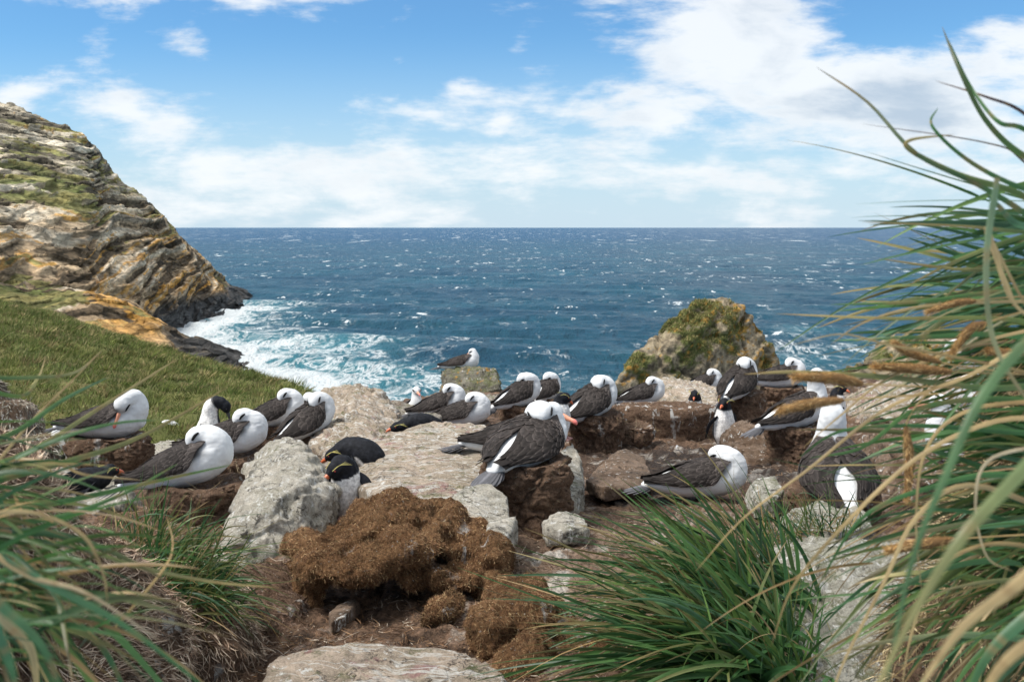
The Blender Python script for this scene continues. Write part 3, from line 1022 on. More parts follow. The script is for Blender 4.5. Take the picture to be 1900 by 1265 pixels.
def rock(label, pts, mat="grey", thick=0.3, drop=0.2, vox=0.018, amp=0.02, sm=2, cat="rock", name="rock", group="rocks of the colony", seed=None, bed=None):
    P = np.array([at(*q) for q in pts])
    B = P + np.array([0, thick, -0.06 - 0.25 * thick])
    zmin = P[:, 2].min() - drop
    G = P.copy()
    G[:, 2] = np.minimum(zmin, G[:, 2])
    G2 = B.copy()
    G2[:, 2] = zmin
    V, Fc = hull(np.concatenate([P, B, G, G2]))
    me = remesh(V, Fc, vox, sm)
    V = getv(me)
    N = getn(me)
    seed = seed if seed is not None else int(abs(pts[0][0] * 7 + pts[0][1]))
    amp = amp * (0.6 if vox <= 0.012 else 1)
    d = amp * (1.6 * fbm(V, 2.2, 3, seed) + 0.9 * fbm(V, 7, 4, seed + 5))
    rid = 1 - np.abs(fbm(V, 4.5, 3, seed + 9)) * 4
    d -= amp * 0.9 * np.clip(rid, 0, 1) ** 2
    d += amp * 0.35 * fbm(V, 24, 3, seed + 21)
    for fq, aa_ in ((3.2, 1.5), (8.0, 0.7)):
        tq = (fbm(V, fq, 2, seed + 40) + 0.35 * (V @ unit(np.array([0.5, -0.3, 0.8]))) * fq) * 3.0
        fl_ = np.floor(tq)
        d += amp * aa_ * (fl_ + sst(tq - fl_, 0.80, 1.0) - tq + 0.4)
    if bed is not None:
        b_ = unit(bed)
        s = V @ b_
        q = np.stack([V[:, 0] * 0.7, V[:, 1] * 0.7, s * 16], 1)
        d += amp * 0.9 * vn(q, seed + 3) * (1 - np.abs(N @ b_)) ** 0.5
    setv(me, V + N * d[:, None])
    o = link(name, me, M[mat])
    return tag(o, label, cat, group)


rock("large pale boulder with white streaks right of the front left nest",
     [(452, 862, 6.0), (527, 812, 5.9), (560, 828, 5.7), (600, 872, 5.45), (620, 905, 5.2), (545, 905, 4.98), (480, 955, 4.78), (430, 1005, 4.62), (615, 965, 5.15), (545, 1060, 4.72), (470, 1078, 4.58), (395, 1040, 4.62), (430, 950, 5.3)],
     "pale", 0.3, 0.15, 0.014, 0.02, bed=(0.3, 0, 1))
rock("broad tan slab with pale veins in the middle of the colony",
     [(640, 850, 6.3), (690, 812, 6.7), (788, 783, 7.1), (932, 790, 7.0), (985, 800, 6.9), (960, 835, 6.4), (890, 885, 5.5), (840, 925, 4.95), (720, 925, 4.95), (655, 900, 5.5)],
     "tan", 0.25, 0.18, 0.016, 0.011, bed=(0.2, -0.1, 1))
rock("weathered tan boulder behind the two left-hand birds",
     [(560, 760, 9.8), (600, 722, 10.0), (650, 714, 10.2), (700, 728, 10.0), (740, 765, 9.4), (745, 800, 8.6), (690, 830, 7.6), (610, 840, 7.6), (570, 820, 8.4)],
     "tan", 0.5, 0.3, 0.02, 0.03)
rock("rounded grey boulder at the foot of the tan slab",
     [(836, 922, 4.75), (862, 898, 4.85), (912, 893, 4.9), (942, 920, 4.8), (948, 958, 4.65), (900, 995, 4.45), (850, 970, 4.5)], "pale", 0.10, 0.15, 0.011, 0.012, 8)
rock("small triangular pale stone beside the big peat mound", [(905, 965, 4.5), (958, 955, 4.55), (950, 985, 4.4), (930, 1010, 4.25), (900, 1000, 4.25)], "pale", 0.15, 0.1, 0.01, 0.01)
rock("flat reddish-tan slab with white smears at the bottom edge",
     [(495, 1240, 3.10), (520, 1212, 3.20), (640, 1190, 3.28), (760, 1196, 3.30), (850, 1205, 3.26), (925, 1240, 3.15), (960, 1300, 2.95), (760, 1340, 2.8), (470, 1320, 2.85)], "tan", 0.1, 0.12, 0.012, 0.014)
rock("squared lichen-spotted block beneath the farthest lone albatross",
     [(817, 684, 14.9), (850, 681, 15.0), (918, 684, 14.9), (927, 715, 14.6), (905, 728, 14.5), (860, 724, 14.6), (820, 722, 14.7)], "lichen", 0.55, 0.15, 0.03, 0.03, bed=(0, 0, 1))
rock("dark ledge of stone under the lichen-spotted block",
     [(800, 735, 13.6), (860, 724, 14.0), (940, 735, 13.6), (950, 790, 11.8), (870, 800, 11.5), (790, 780, 12.0)], "grey", 1.2, 0.4, 0.04, 0.05)
rock("thin tilted slab between the tan boulder and the white-breasted bird",
     [(712, 748, 10.6), (735, 742, 10.8), (800, 765, 10.4), (812, 780, 10.0), (770, 782, 9.8), (722, 765, 10.1)], "grey", 0.3, 0.05, 0.016, 0.018, bed=(0.3, 0, 1))
rock("thin layered slab over the crouching dark penguin",
     [(728, 785, 8.7), (790, 768, 9.0), (815, 775, 8.9), (770, 792, 8.5), (740, 800, 8.4)], "grey", 0.35, 0.03, 0.014, 0.014, bed=(0.2, 0, 1))
rock("pale striated slab behind the mud ledge and penguin head",
     [(1212, 712, 11.4), (1236, 700, 11.8), (1300, 706, 12.0), (1340, 720, 11.6), (1345, 752, 10.4), (1290, 765, 10.0), (1215, 760, 10.2)], "tan", 0.35, 0.3, 0.02, 0.025, bed=(-.3, -.5, 1))
rock("brown wedge-shaped stone lying in the muddy hollow",
     [(1088, 890, 6.1), (1118, 858, 6.6), (1160, 828, 6.9), (1195, 845, 6.8), (1212, 888, 6.2), (1180, 905, 6.0), (1120, 905, 5.9)], "brown", 0.12, 0.06, 0.012, 0.016, bed=(0.5, 0, 1))
rock("upright brown boulder beside the standing penguin",
     [(1345, 850, 7.8), (1352, 795, 8.2), (1385, 775, 8.4), (1420, 800, 8.1), (1432, 845, 7.7), (1425, 880, 7.3), (1360, 875, 7.4)], "brown", 0.25, 0.15, 0.014, 0.022)
rock("large mossy grey boulder half hidden by the right-hand grass",
     [(1450, 1040, 3.7), (1475, 1012, 3.85), (1560, 1000, 3.95), (1680, 1005, 3.95), (1800, 1040, 3.8), (1850, 1200, 3.2), (1700, 1320, 2.9), (1500, 1320, 2.9), (1445, 1180, 3.2)], "mossy", 0.5, 0.2, 0.014, 0.022, bed=(0, 0.2, 1))
rock("small green-tinged stone in front of the curled-up bird on bare ground",
     [(1392, 905, 5.6), (1405, 885, 5.7), (1440, 882, 5.7), (1455, 910, 5.5), (1440, 930, 5.4), (1400, 930, 5.4)], "mossy", 0.15, 0.1, 0.01, 0.012)
rock("broken greenish stones below the bird seen from behind",
     [(1470, 940, 4.9), (1520, 925, 5.1), (1600, 940, 5.0), (1620, 975, 4.7), (1540, 985, 4.5), (1470, 970, 4.6)], "mossy", 0.2, 0.1, 0.012, 0.02)
rock("pale rounded stone on the right side of the central nest",
     [(1040, 830, 6.0), (1062, 818, 6.1), (1084, 850, 5.95), (1085, 900, 5.7), (1065, 930, 5.5), (1040, 935, 5.45), (1030, 880, 5.7)], "pale", 0.1, 0.12, 0.011, 0.016, 10)
rock("small pale stone at the foot of the central nest",
     [(1005, 965, 4.95), (1035, 945, 5.1), (1075, 948, 5.1), (1095, 972, 4.9), (1050, 985, 4.78), (1015, 975, 4.8)], "pale", 0.10, 0.08, 0.01, 0.016, 14)
rock("low whitewashed rock behind the front left albatross",
     [(275, 830, 7.9), (300, 815, 8.3), (370, 812, 8.4), (420, 830, 7.9), (410, 870, 7.1), (330, 880, 6.8), (270, 865, 7.1)], "pale", 0.3, 0.15, 0.016, 0.02)
rock("dark stone lying inside the hollow of the peat mound",
     [(608, 1135, 3.85), (625, 1122, 3.95), (655, 1108, 4.05), (664, 1116, 4.0), (640, 1142, 3.8), (615, 1152, 3.75)], "brown", 0.08, 0.04, 0.008, 0.006)
rock("narrow pale rock strip set in the left grass slope",
     [(218, 632, 34), (232, 630, 34.5), (262, 645, 33), (292, 661, 32), (280, 662, 31.5), (250, 650, 32)], "pale", 0.3, 0.2, 0.05, 0.03, group=None)
rock("whitewashed stones left behind the left nest",
     [(95, 880, 6.6), (130, 870, 6.7), (225, 885, 6.4), (240, 930, 5.8), (160, 950, 5.6), (95, 920, 6.0)], "pale", 0.2, 0.1, 0.014, 0.02)
rock("low brown rock on the far right under the grass",
     [(1640, 800, 7.0), (1700, 770, 7.6), (1900, 760, 7.8), (2000, 830, 6.6), (1900, 900, 5.6), (1700, 890, 5.8)], "brown", 0.5, 0.3, 0.02, 0.03)
rock("pale broken ledge at the right rim of the colony",
     [(1600, 730, 10.2), (1660, 702, 11), (1760, 700, 11.2), (1880, 715, 11), (1980, 770, 9), (1750, 790, 8.7), (1620, 770, 9)], "tan", 0.5, 0.3, 0.025, 0.04)


# ------------------------------------------------------------------ sea stack and right knoll
def stack(name, label, outline, base_z, dthick, vox, seed, px_mid, grassn, orange=0.5):
    P = []
    for (px, py, d, fr) in outline:
        p = at(px, py, d)
        P.append(p)
        c = at(px_mid, py, d)
        g1 = p + np.array([(p[0] - c[0]) * 0.5, -dthick * fr, 0])
        g1[2] = base_z
        g2 = p + np.array([(p[0] - c[0]) * 0.5, dthick * fr, 0])
        g2[2] = base_z
        P += [g1, g2]
    V, Fc = hull(P)
    me = remesh(V, Fc, vox, 3)
    V, N = getv(me), getn(me)
    h = V[:, 2].max()
    d = 0.34 * fbm(V, 0.5, 3, seed) + 0.16 * fbm(V, 2.0, 4, seed + 1) - 0.22 * np.clip(1 - 6 * np.abs(fbm(V, 0.8, 3, seed + 2)), 0, 1) + 0.07 * fbm(V, 6, 3, seed + 15)
    s = V[:, 2] - 0.9 * V[:, 0]
    d = d + 0.12 * vn(np.stack([V[:, 0] * .4, V[:, 1] * .4, s * 3], 1), seed + 5)
    V = V + N * d[:, None]
    setv(me, V)
    N = getn(me)
    px = V[:, 0] / V[:, 1] * F + 950
    n1, n2, n3 = fbm(V, 0.7, 4, seed + 7), fbm(V, 3.0, 4, seed + 8), fbm(V, 7.0, 3, seed + 9)
    rockc = np.array([0.38, 0.31, 0.21]) * (1 + 0.5 * n3[:, None])
    pale = np.array([0.44, 0.39, 0.31])
    k = sst(n2 + .5 * n3, 0.15, 0.45)[:, None] * 0.8
    c = rockc * (1 - k) + pale * k
    k = sst(-n2 - 0.4 * n3, 0.2, 0.5)[:, None] * 0.75
    c = c * (1 - k) + np.array([0.09, 0.075, 0.055]) * k
    g = sst(n1 + 0.7 * n2 + 0.3 * n3 + 0.05 + 0.3 * sst(px_mid - px, -40, 60) - 0.5 * sst(px, px_mid + 40, px_mid + 90), 0.05, 0.35)[:, None]
    c = c * (1 - g) + np.array([0.13, 0.145, 0.048]) * g
    o = sst(n2 * 0.8 + n3 * 0.8 + orange * 0.4 * sst(px, px_mid - 60, px_mid + 60) - 0.1 * g[:, 0], 0.30, 0.42)[:, None] * 0.9
    c = c * (1 - o) + np.array([0.50, 0.27, 0.06]) * o
    set_col(me, np.clip(c, 0.01, 1))
    C0 = np.array([V[:, 0].mean(), V[:, 1].mean(), base_z])
    root = empty(name, C0, label, "sea stack" if "stack" in name else "knoll")
    mt = attr_mat(name + "_rock", 0.9, 0.8, 5, 1.0, 6, 0.25, spec=0.15)
    me_w = me.copy()
    setv(me, V - C0)
    o_ = link("rock_face", me, mt, root)
    r = np.random.default_rng(seed)
    Pp, Nn = tri_sample(me_w, grassn, seed, lambda C, N_: (N_[:, 2] > 0.15) * (fbm(C, 0.7, 4, seed + 7) + 0.5 * fbm(C, 3.0, 4, seed + 8) + 0.02 - 0.5 * sst(C[:, 0] / C[:, 1] * F + 950, px_mid + 40, px_mid + 90) > 0.06) * (C[:, 2] > h - 5))
    nn = len(Pp)
    D = unit(np.array([0.1, -0.2, 0.9]) + 0.5 * r.normal(size=(nn, 3)))
    c = pick([(0.20, 0.21, 0.07), (0.15, 0.17, 0.052), (0.26, 0.235, 0.095), (0.34, 0.27, 0.14)], nn, seed, 0.28)
    Vv, Ff, Cx = shards(Pp - C0, D, 0.05 + 0.08 * r.random(nn), np.full(nn, 0.03), c, seed)
    link("grass_cover", mesh_np("g", Vv, Ff, np.clip(Cx, 0, 1), False), M["turf"], root)["kind"] = "stuff"
    return root


stack("sea_stack", "pointed grassy rock stack with orange lichen standing in the sea behind the colony",
      [(1135, 715, 37, .6), (1160, 672, 38, .7), (1208, 624, 39, .9), (1255, 586, 40, 1), (1298, 557, 40.5, 1), (1345, 554, 40.5, .9), (1384, 561, 40, .9), (1398, 585, 40, .8), (1424, 622, 40, .7), (1452, 662, 40, .6), (1470, 720, 40, .5)],
      -13.0, 3.4, 0.085, 300, 1310, 26000)
stack("grassy_knoll", "low mossy rock knoll with orange lichen behind the right-hand grass",
      [(1520, 705, 23, .6), (1570, 668, 24, .8), (1620, 640, 25, 1), (1680, 645, 25, 1), (1740, 630, 26, 1), (1830, 622, 26, 1), (1950, 600, 27, 1), (2150, 620, 27, 1), (2300, 720, 27, 1)],
      -9.0, 3.0, 0.09, 340, 1750, 20000, 0.3)


# ------------------------------------------------------------------ mud nests
def nest(label, px, top, d, width, bottom, mat="mud", flare=1.0, seed=None, name="mud_nest", cat="nest", skew=0.0, group="mud pillar nests", deep=1.0, up=0.0):
    """a pillar of mud; returns world point of its top centre"""
    T = at(px, top, d)
    g = at(px, bottom, d - width * 0.35)
    zb = min(g[2], T[2] - 0.08)
    Hh = T[2] - zb + 0.12
    seed = seed or int(px + top * 3)
    nr, ns = (90, 170) if d < 9 else (46, 90)
    a = np.linspace(0, 2 * np.pi, ns, endpoint=False)
    prof = [(0.0, -0.03), (0.35, -0.03), (0.62, -0.012), (0.82, 0.004), (0.93, -0.012), (0.99, -0.05), (1.0, -0.10)]
    rr, zz = [], []
    for q in prof:
        rr.append(q[0])
        zz.append(q[1])
    for k in np.linspace(0.12, 1, 7):
        rr.append(0.98 + (0.10 * k * k + 0.22 * k ** 4) * flare - 0.05 * math.sin(k * math.pi))
        zz.append(-0.10 - (Hh - 0.10) * k)
    pr = spline(np.stack([rr, zz], 1), nr)
    Rr = pr[:, 0] * width / 2
    V = np.stack([Rr[:, None] * np.cos(a)[None], deep * Rr[:, None] * np.sin(a)[None], np.repeat(pr[:, 1][:, None], ns, 1)], 2).reshape(-1, 3)
    V[:, 0] += skew * V[:, 2]
    dirn = unit(np.stack([V[:, 0], V[:, 1], np.full(len(V), 0.05)], 1))
    Wp = V + T
    dd = 0.055 * fbm(Wp, 3.5, 3, seed) + 0.03 * fbm(Wp, 10, 4, seed + 3) - 0.028 * np.clip(1 - 6 * np.abs(fbm(Wp, 5, 3, seed + 6)), 0, 1) + 0.016 * fbm(Wp, 34, 3, seed + 8) + 0.007 * fbm(Wp, 90, 2, seed + 12) - 0.02 * np.clip(1 - 12 * np.abs(fbm(Wp, 8, 3, seed + 16)), 0, 1)
    w_ = np.clip(np.linalg.norm(V[:, :2], axis=1) / (width * 0.45), 0, 1)
    V = V + dirn * (dd * w_)[:, None]
    V[:, 2] += 0.018 * fbm(Wp, 7, 3, seed + 9)
    Fs = []
    for i in range(nr - 1):
        for j in range(ns):
            k = (j + 1) % ns
            Fs.append((i * ns + j, (i + 1) * ns + j, (i + 1) * ns + k, i * ns + k))
    me = mesh_np(name, V + T, np.array(Fs))
    root = empty(name, (T[0], T[1], zb), label, cat, group)
    # straw and roots sticking out of the mud
    r = np.random.default_rng(seed)
    P, N = tri_sample(me, 260, seed, lambda C, N_: (N_[:, 2] > -0.5) * 1.0)
    n_ = len(P)
    D = unit(N * 0.6 + 0.9 * r.normal(size=(n_, 3)) + np.array([0, 0, -0.3]))
    cc = pick([(0.30, 0.22, 0.12), (0.12, 0.075, 0.04), (0.42, 0.34, 0.22)], n_, seed)
    L_ = 0.02 + 0.05 * r.random(n_) ** 2
    s = ribbons(P - root.location, D, L_, np.full(n_, 0.0032), 0.4 * r.normal(size=(n_, 3)), cc, cc, 3, seed)
    c0 = np.array(root.location)
    setv(me, getv(me) - c0)
    link("mud_wall", me, M[mat], root)
    link("straw", mesh_np("straw", s[0], s[1], s[2]), M["fibre"], root)["kind"] = "stuff"
    return T


# ------------------------------------------------------------------ albatross
def frame_of(d, upv=(0, 0, 1)):
    f = unit(d)
    s = unit(np.cross(np.asarray(upv, float), f))
    return f, s, np.cross(f, s)


BODY = np.array([  # x, zc, half width, half height
    (-0.335, 0.105, 0.035, 0.022), (-0.27, 0.105, 0.062, 0.046), (-0.18, 0.108, 0.092, 0.076), (-0.08, 0.112, 0.118, 0.098),
    (0.02, 0.118, 0.132, 0.112), (0.11, 0.125, 0.130, 0.116), (0.185, 0.140, 0.112, 0.110), (0.235, 0.155, 0.085, 0.090)])


def body_at(x):
    return [np.interp(x, BODY[:, 0], BODY[:, k]) for k in (1, 2, 3)]


def make_bird(label, loc, yaw, pitch=0, pose="sleep", side=1, scale=1.0, flare=1.0, gap=1.0, look=0.0, seed=0, roll=0, near=False, wing_drop=0.0, group="albatrosses sitting in the colony", tint=1.0, wide=1.0, tall=1.0):
    root = empty("albatross", loc, label, "albatross", group)
    root.rotation_euler = (R(roll), R(-pitch), R(yaw))
    root.rotation_mode = "XYZ"
    root.scale = (scale, scale * wide, scale * tall)
    r = np.random.default_rng(seed + 100)
    sd = side
    # neck chain : x,y,z,radius ; head centre, facing
    if pose == "sleep":
        neck = [(0.175, 0, 0.15, 0.105), (0.198, 0, 0.186, 0.092), (0.186, 0.0, 0.218, 0.084), (0.164, -0.004 * sd, 0.238, 0.077), (0.140, 0.004 * sd, 0.258, 0.068)]
        hc, hd, hu = (0.112, 0.020 * sd, 0.270), (-0.74, 0.52 * sd, -0.42), (-0.35, 0, 0.9)
    elif pose == "tuck":   # head laid far back, low
        neck = [(0.19, 0, 0.15, 0.105), (0.225, 0.0, 0.20, 0.085), (0.21, -0.02 * sd, 0.25, 0.072), (0.165, -0.015 * sd, 0.28, 0.062), (0.125, 0.0, 0.288, 0.058)]
        hc, hd, hu = (0.085, 0.022 * sd, 0.282), (-0.75, 0.55 * sd, -0.42), (-0.4, 0, 0.9)
    elif pose == "up":
        neck = [(0.19, 0, 0.15, 0.10), (0.225, 0, 0.21, 0.08), (0.225, 0.0, 0.275, 0.064), (0.22, 0.0, 0.33, 0.055)]
        a = R(look)
        hc, hd, hu = (0.228 + 0.02 * math.cos(a), 0.02 * math.sin(a), 0.365), (math.cos(a), math.sin(a), -0.25), (0, 0, 1)
    elif pose == "rest":   # awake, neck drawn in
        neck = [(0.18, 0, 0.15, 0.10), (0.205, 0, 0.20, 0.085), (0.205, 0.0, 0.245, 0.070), (0.205, 0.0, 0.27, 0.06)]
        a = R(look)
        hc, hd, hu = (0.215 + 0.02 * math.cos(a), 0.02 * math.sin(a), 0.29), (math.cos(a), math.sin(a), -0.38), (0, 0, 1)
    elif pose == "preen":  # head bent down over the breast
        neck = [(0.18, 0, 0.15, 0.10), (0.215, 0, 0.215, 0.088), (0.215, 0.0, 0.265, 0.074), (0.20, -0.03 * sd, 0.292, 0.064), (0.175, -0.06 * sd, 0.285, 0.059)]
        hc, hd, hu = (0.150, -0.083 * sd, 0.262), (-0.38, -0.45 * sd, -1.0), (0, -0.6 * sd, 0.6)
    elif pose == "bow":    # seen from behind, neck up, face hidden forward-down
        neck = [(0.17, 0, 0.16, 0.10), (0.20, 0, 0.24, 0.076), (0.205, 0.0, 0.31, 0.066), (0.215, 0.0, 0.355, 0.060)]
        hc, hd, hu = (0.25, 0.0, 0.362), (0.85, -0.3, -0.6), (0.3, 0, 1)
    bl = []
    X = np.linspace(-0.335, 0.235, 26)
    for x in X:
        zc, hw, hh = body_at(x)
        bl.append(((x, 0, zc), (0.045, hw, hh)))
    nk = spline(neck, 16)
    for p in nk:
        bl.append((p[:3], (p[3],) * 3))
    f, s_, u_ = frame_of(hd, hu)
    hc = np.array(hc)
    bl.append((hc, np.stack([f * 0.066, s_ * 0.055, u_ * 0.057], 1)))
    bl.append((hc + f * 0.018 + u_ * 0.006, np.stack([f * 0.050, s_ * 0.043, u_ * 0.044], 1)))
    bl.append((hc + f * 0.050 - u_ * 0.008, np.stack([f * 0.032, s_ * 0.024, u_ * 0.026], 1)))
    V, Fc = ellipsoids(bl)
    me = remesh(V, Fc, 0.0085 if near else 0.011, 6, 0.6)
    V, N = getv(me), getn(me)
    V += N * (0.0035 * fbm(V, (22, 60, 60), 3, seed) + 0.005 * fbm(V, 9, 2, seed + 3))[:, None]
    setv(me, V)
    zc, hw, hh = body_at(V[:, 0])
    topness = (V[:, 2] - zc) / hh
    mant = sst(topness, 0.15, 0.55) * sst(V[:, 0], 0.185, 0.085) * sst(V[:, 0], -0.13 + 0.03, -0.07 + 0.03) * sst(V[:, 2], 0.262, 0.225)
    mant = mant * sst(fbm(V, 30, 2, seed), -1.2, -0.2)
    whi = np.array([0.66, 0.67, 0.68]) * tint
    mc = np.array([0.060, 0.053, 0.050])
    c = whi * (1 - mant[:, None]) + mc * mant[:, None]
    # soft grey wash in front of the eye
    for sg in (1, -1):
        e = hc + f * 0.036 + s_ * 0.046 * sg + u_ * 0.004
        dv = V - e
        k = np.exp(-((dv @ f) / 0.034) ** 2 - ((dv @ u_) / 0.016) ** 2 - ((dv @ s_) / 0.03) ** 2)[:, None] * 0.55
        c = c * (1 - k) + np.array([0.16, 0.16, 0.17]) * k
    set_col(me, np.clip(c, 0, 1))
    body = link("body", me, M["white"], root)
    # brows
    for sg in (1, -1):
        e0, e1 = hc + f * 0.045 + s_ * sg * 0.041 + u_ * 0.006, hc - f * 0.008 + s_ * sg * 0.0535 + u_ * 0.013
        n_ = 9
        tt = np.linspace(0, 1, n_)[:, None]
        Pp = e0 * (1 - tt) + e1 * tt + u_ * 0.004 * np.sin(tt * np.pi) + s_ * sg * (0.004 * np.sin(tt * np.pi) + 0.0015)
        for q_ in range(n_):
            dv = V - Pp[q_]
            kk = ((dv @ f) ** 2 + (dv @ u_) ** 2 < 0.011 ** 2) & ((V - hc) @ s_ * sg > 0)
            if kk.any():
                Pp[q_] += s_ * sg * ((dv[kk] @ s_ * sg).max() - 0.0012)
        rad = (0.0078 if near else 0.0095) * np.sin(np.linspace(0.12, 0.93, n_) * np.pi) ** 0.7 + 0.001
        Vt, Ft = tube(Pp, rad, 8, 0.6, upv=s_)
        link("brow", mesh_np("brow", Vt, Ft, np.full((len(Vt), 3), 0.012)), M["black"], body)
    # bill
    if pose in ("up", "rest", "preen", "bow"):
        tt = np.array([-0.01, 0.0, 0.02, 0.045, 0.07, 0.088, 0.100, 0.108, 0.111])
        rad = np.array([0.017, 0.0172, 0.0155, 0.0125, 0.0112, 0.0122, 0.0115, 0.0075, 0.002])
        dz = np.array([0, 0, 0.001, 0.0005, 0, 0.0, -0.004, -0.011, -0.016])
        Pp = hc + f * (0.066 + tt[:, None]) - u_ * 0.010 + u_ * dz[:, None]
        Pp, rad = spline(Pp, 20), np.interp(np.linspace(0, 8, 20), np.arange(9), rad)
        Vt, Ft = tube(Pp, rad, 12, 1.25, upv=u_)
        k = sst((Vt - hc) @ f, 0.13, 0.165)[:, None]
        cc = np.array([0.72, 0.32, 0.20]) * (1 - k) + np.array([0.75, 0.20, 0.17]) * k
        link("bill", mesh_np("bill", Vt, Ft, cc), M["horn"], body)
    # wings
    for sg in (1, -1):
        def surf(s, t):
            x = 0.176 - 0.545 * s - 0.085 * t * (1 - s)
            zc, hw, hh = body_at(np.clip(x, -0.30, 0.235))
            k = sst(s, 0.62, 1.0)
            hw = (hw * 1.07 + 0.010) * (1 - k) + (0.050 + 0.010) * k
            hh = (hh * 1.06 + 0.008) * (1 - k) + 0.040 * k
            zc = zc + 0.012 * k - wing_drop * k
            hw = hw * (1 + (flare - 1) * sst(s, 0.0, 0.5))
            env = np.sqrt(np.clip(1 - (1 - np.clip(s / 0.16, 0, 1)) ** 2, 0, 1))
            top = 88 - 20 * gap * sst(s, 0.42, 0.75) + 4 * sst(s, 0.8, 1)
            bot = 2 + 10 * sst(s, 0.45, 0.9) + 6 * (1 - env)
            mid = 42
            top = mid + (top - mid) * (0.35 + 0.65 * env)
            bot = mid + (bot - mid) * (0.25 + 0.75 * env)
            th = np.radians(top + (bot - top) * t)
            return np.stack([x, sg * hw * np.cos(th), zc + hh * np.sin(th)], -1)

        def surf_n(s, t):
            e = 1e-3
            a = surf(s + e, t) - surf(s - e, t)
            b = surf(s, t + e) - surf(s, t - e)
            n = unit(np.cross(a, b))
            q = surf(s, t) - np.stack([surf(s, t)[..., 0], 0 * s, 0 * s + 0.11], -1)
            return n * np.sign((n * q).sum(-1, keepdims=True) + 1e-9)
        ss, tt = np.meshgrid(np.linspace(0.0, 1.0, 34), np.linspace(0, 1, 16), indexing="ij")
        Sv = surf(ss, tt) + surf_n(ss, tt) * 0.001
        Vs = [Sv.reshape(-1, 3)]
        Fs = [grid_faces(34, 16)]
        Cs = [np.tile(np.array([[0.024, 0.020, 0.018]]), (34 * 16, 1))]
        off = 34 * 16
        na, nb = 7, 5
        aa = np.linspace(0, 1, na)
        bb = np.linspace(-1, 1, nb)
        rows = np.concatenate([np.linspace(0.0, 0.60, 15 if near else 10)])
        for ri, s0 in enumerate(rows):
            ln = 0.105 + 0.20 * sst(s0, 0.15, 0.6)
            cnt = (13 if near else 8) if s0 < 0.3 else (10 if near else 7)
            for j in range(cnt):
                t0 = (j + 0.5 * (ri % 2) + 0.25 + 0.25 * r.random()) / cnt
                if t0 > 0.99:
                    continue
                w_ = 0.72 / cnt * (1 + 0.7 * r.random())
                l_ = ln * (0.85 + 0.35 * r.random())
                l_ = min(l_, 1.06 - s0)
                prof = np.sqrt(np.clip(1 - (2 * np.clip(aa, 0.5, 1) - 1) ** 2.6, 0, 1)) * np.clip(0.55 + aa, 0, 1)
                S = s0 + aa[:, None] * l_ + 0 * bb[None]
                skew = 0.06 * l_ * (0.5 - t0) + 0.055 * r.normal()
                Tt = t0 + bb[None] * w_ * prof[:, None] + skew * aa[:, None]
                Tt = np.clip(Tt, -0.02, 1.03)
                lift = 0.002 + (0.007 + 0.006 * r.random() ** 2) * aa[:, None] + 0.0022 * (1 - bb[None] ** 2)
                Pq = surf(S, Tt) + surf_n(S, Tt) * lift[..., None]
                base = 0.021 + 0.023 * r.random()
                cb = np.array([base * 1.10, base * 0.93, base * 0.86])
                edge = (np.abs(bb)[None] ** 3 * 0.7 + (aa[:, None] > 0.93) * 1.3) * (0.6 + 0.6 * r.random())
                cc = cb[None, None] * (1 + edge[..., None])
                if s0 > 0.42:
                    cc = cc * 0.72
                cc = cc * (1 - 0.25 * (np.abs(bb)[None, :, None] < 0.1))
                if s0 < 0.05:
                    cc = cc * 1.8
                Vs.append(Pq.reshape(-1, 3))
                Fs.append(grid_faces(na, nb) + off)
                Cs.append(cc.reshape(-1, 3))
                off += na * nb
        # primaries: long pointed quills to the wing tip
        for j in range(9):
            t0 = 0.25 + 0.62 * j / 8
            s0 = 0.44 + 0.02 * j
            l_ = (0.60 - 0.035 * abs(j - 3)) if j < 7 else 0.5
            l_ = min(l_, 1.04 - s0)
            prof = np.clip(1 - aa ** 2.5, 0, 1) ** 0.8
            S = s0 + aa[:, None] * l_ + 0 * bb[None]
            Tt = t0 + (0.45 - t0) * 0.7 * aa[:, None] + bb[None] * 0.075 * prof[:, None]
            Pq = surf(S, Tt) + surf_n(S, Tt) * (0.004 + 0.004 * aa[:, None] + 0.0015 * j / 8)[..., None]
            cc = np.tile(np.array([0.020, 0.017, 0.016]), (na, nb, 1)) * (1 + 0.8 * np.abs(bb)[None, :, None] ** 3)
            Vs.append(Pq.reshape(-1, 3))
            Fs.append(grid_faces(na, nb) + off)
            Cs.append(cc.reshape(-1, 3))
            off += na * nb
        link("wing", mesh_np("wing", np.concatenate(Vs), np.concatenate(Fs), np.clip(np.concatenate(Cs), 0, 1)), M["dark"], root)
    # tail fan
    Vs, Fs, Cs, off = [], [], [], 0
    aa, bb = np.linspace(0, 1, 6), np.linspace(-1, 1, 5)
    for j, an in enumerate(np.linspace(-24, 24, 9)):
        L_ = 0.225 - 0.0002 * an * an
        x = -0.285 - aa[:, None] * L_ * math.cos(R(an)) + 0 * bb[None]
        wv_ = 0.024 * np.clip(1 - (aa - 0.35) ** 4 * 5, 0.15, 1)[:, None] * bb[None]
        y = aa[:, None] * L_ * math.sin(R(an)) * 1.1 + wv_
        z = 0.118 - 0.045 * aa[:, None] - 0.002 * abs(j - 4) - 0.006 * np.abs(y) / 0.05 + 0.0018 * (1 - np.abs(bb)[None])
        Vs.append(np.stack([x, y, z + 0 * x], -1).reshape(-1, 3))
        Fs.append(grid_faces(6, 5) + off)
        cc = np.tile(np.array([0.11, 0.11, 0.12]), (6, 5, 1)) * (1 - 0.35 * aa[:, None, None]) * (1 + 0.3 * np.abs(bb)[None, :, None] ** 2)
        cc[:, 2] *= 1.9
        Cs.append(cc.reshape(-1, 3))
        off += 30
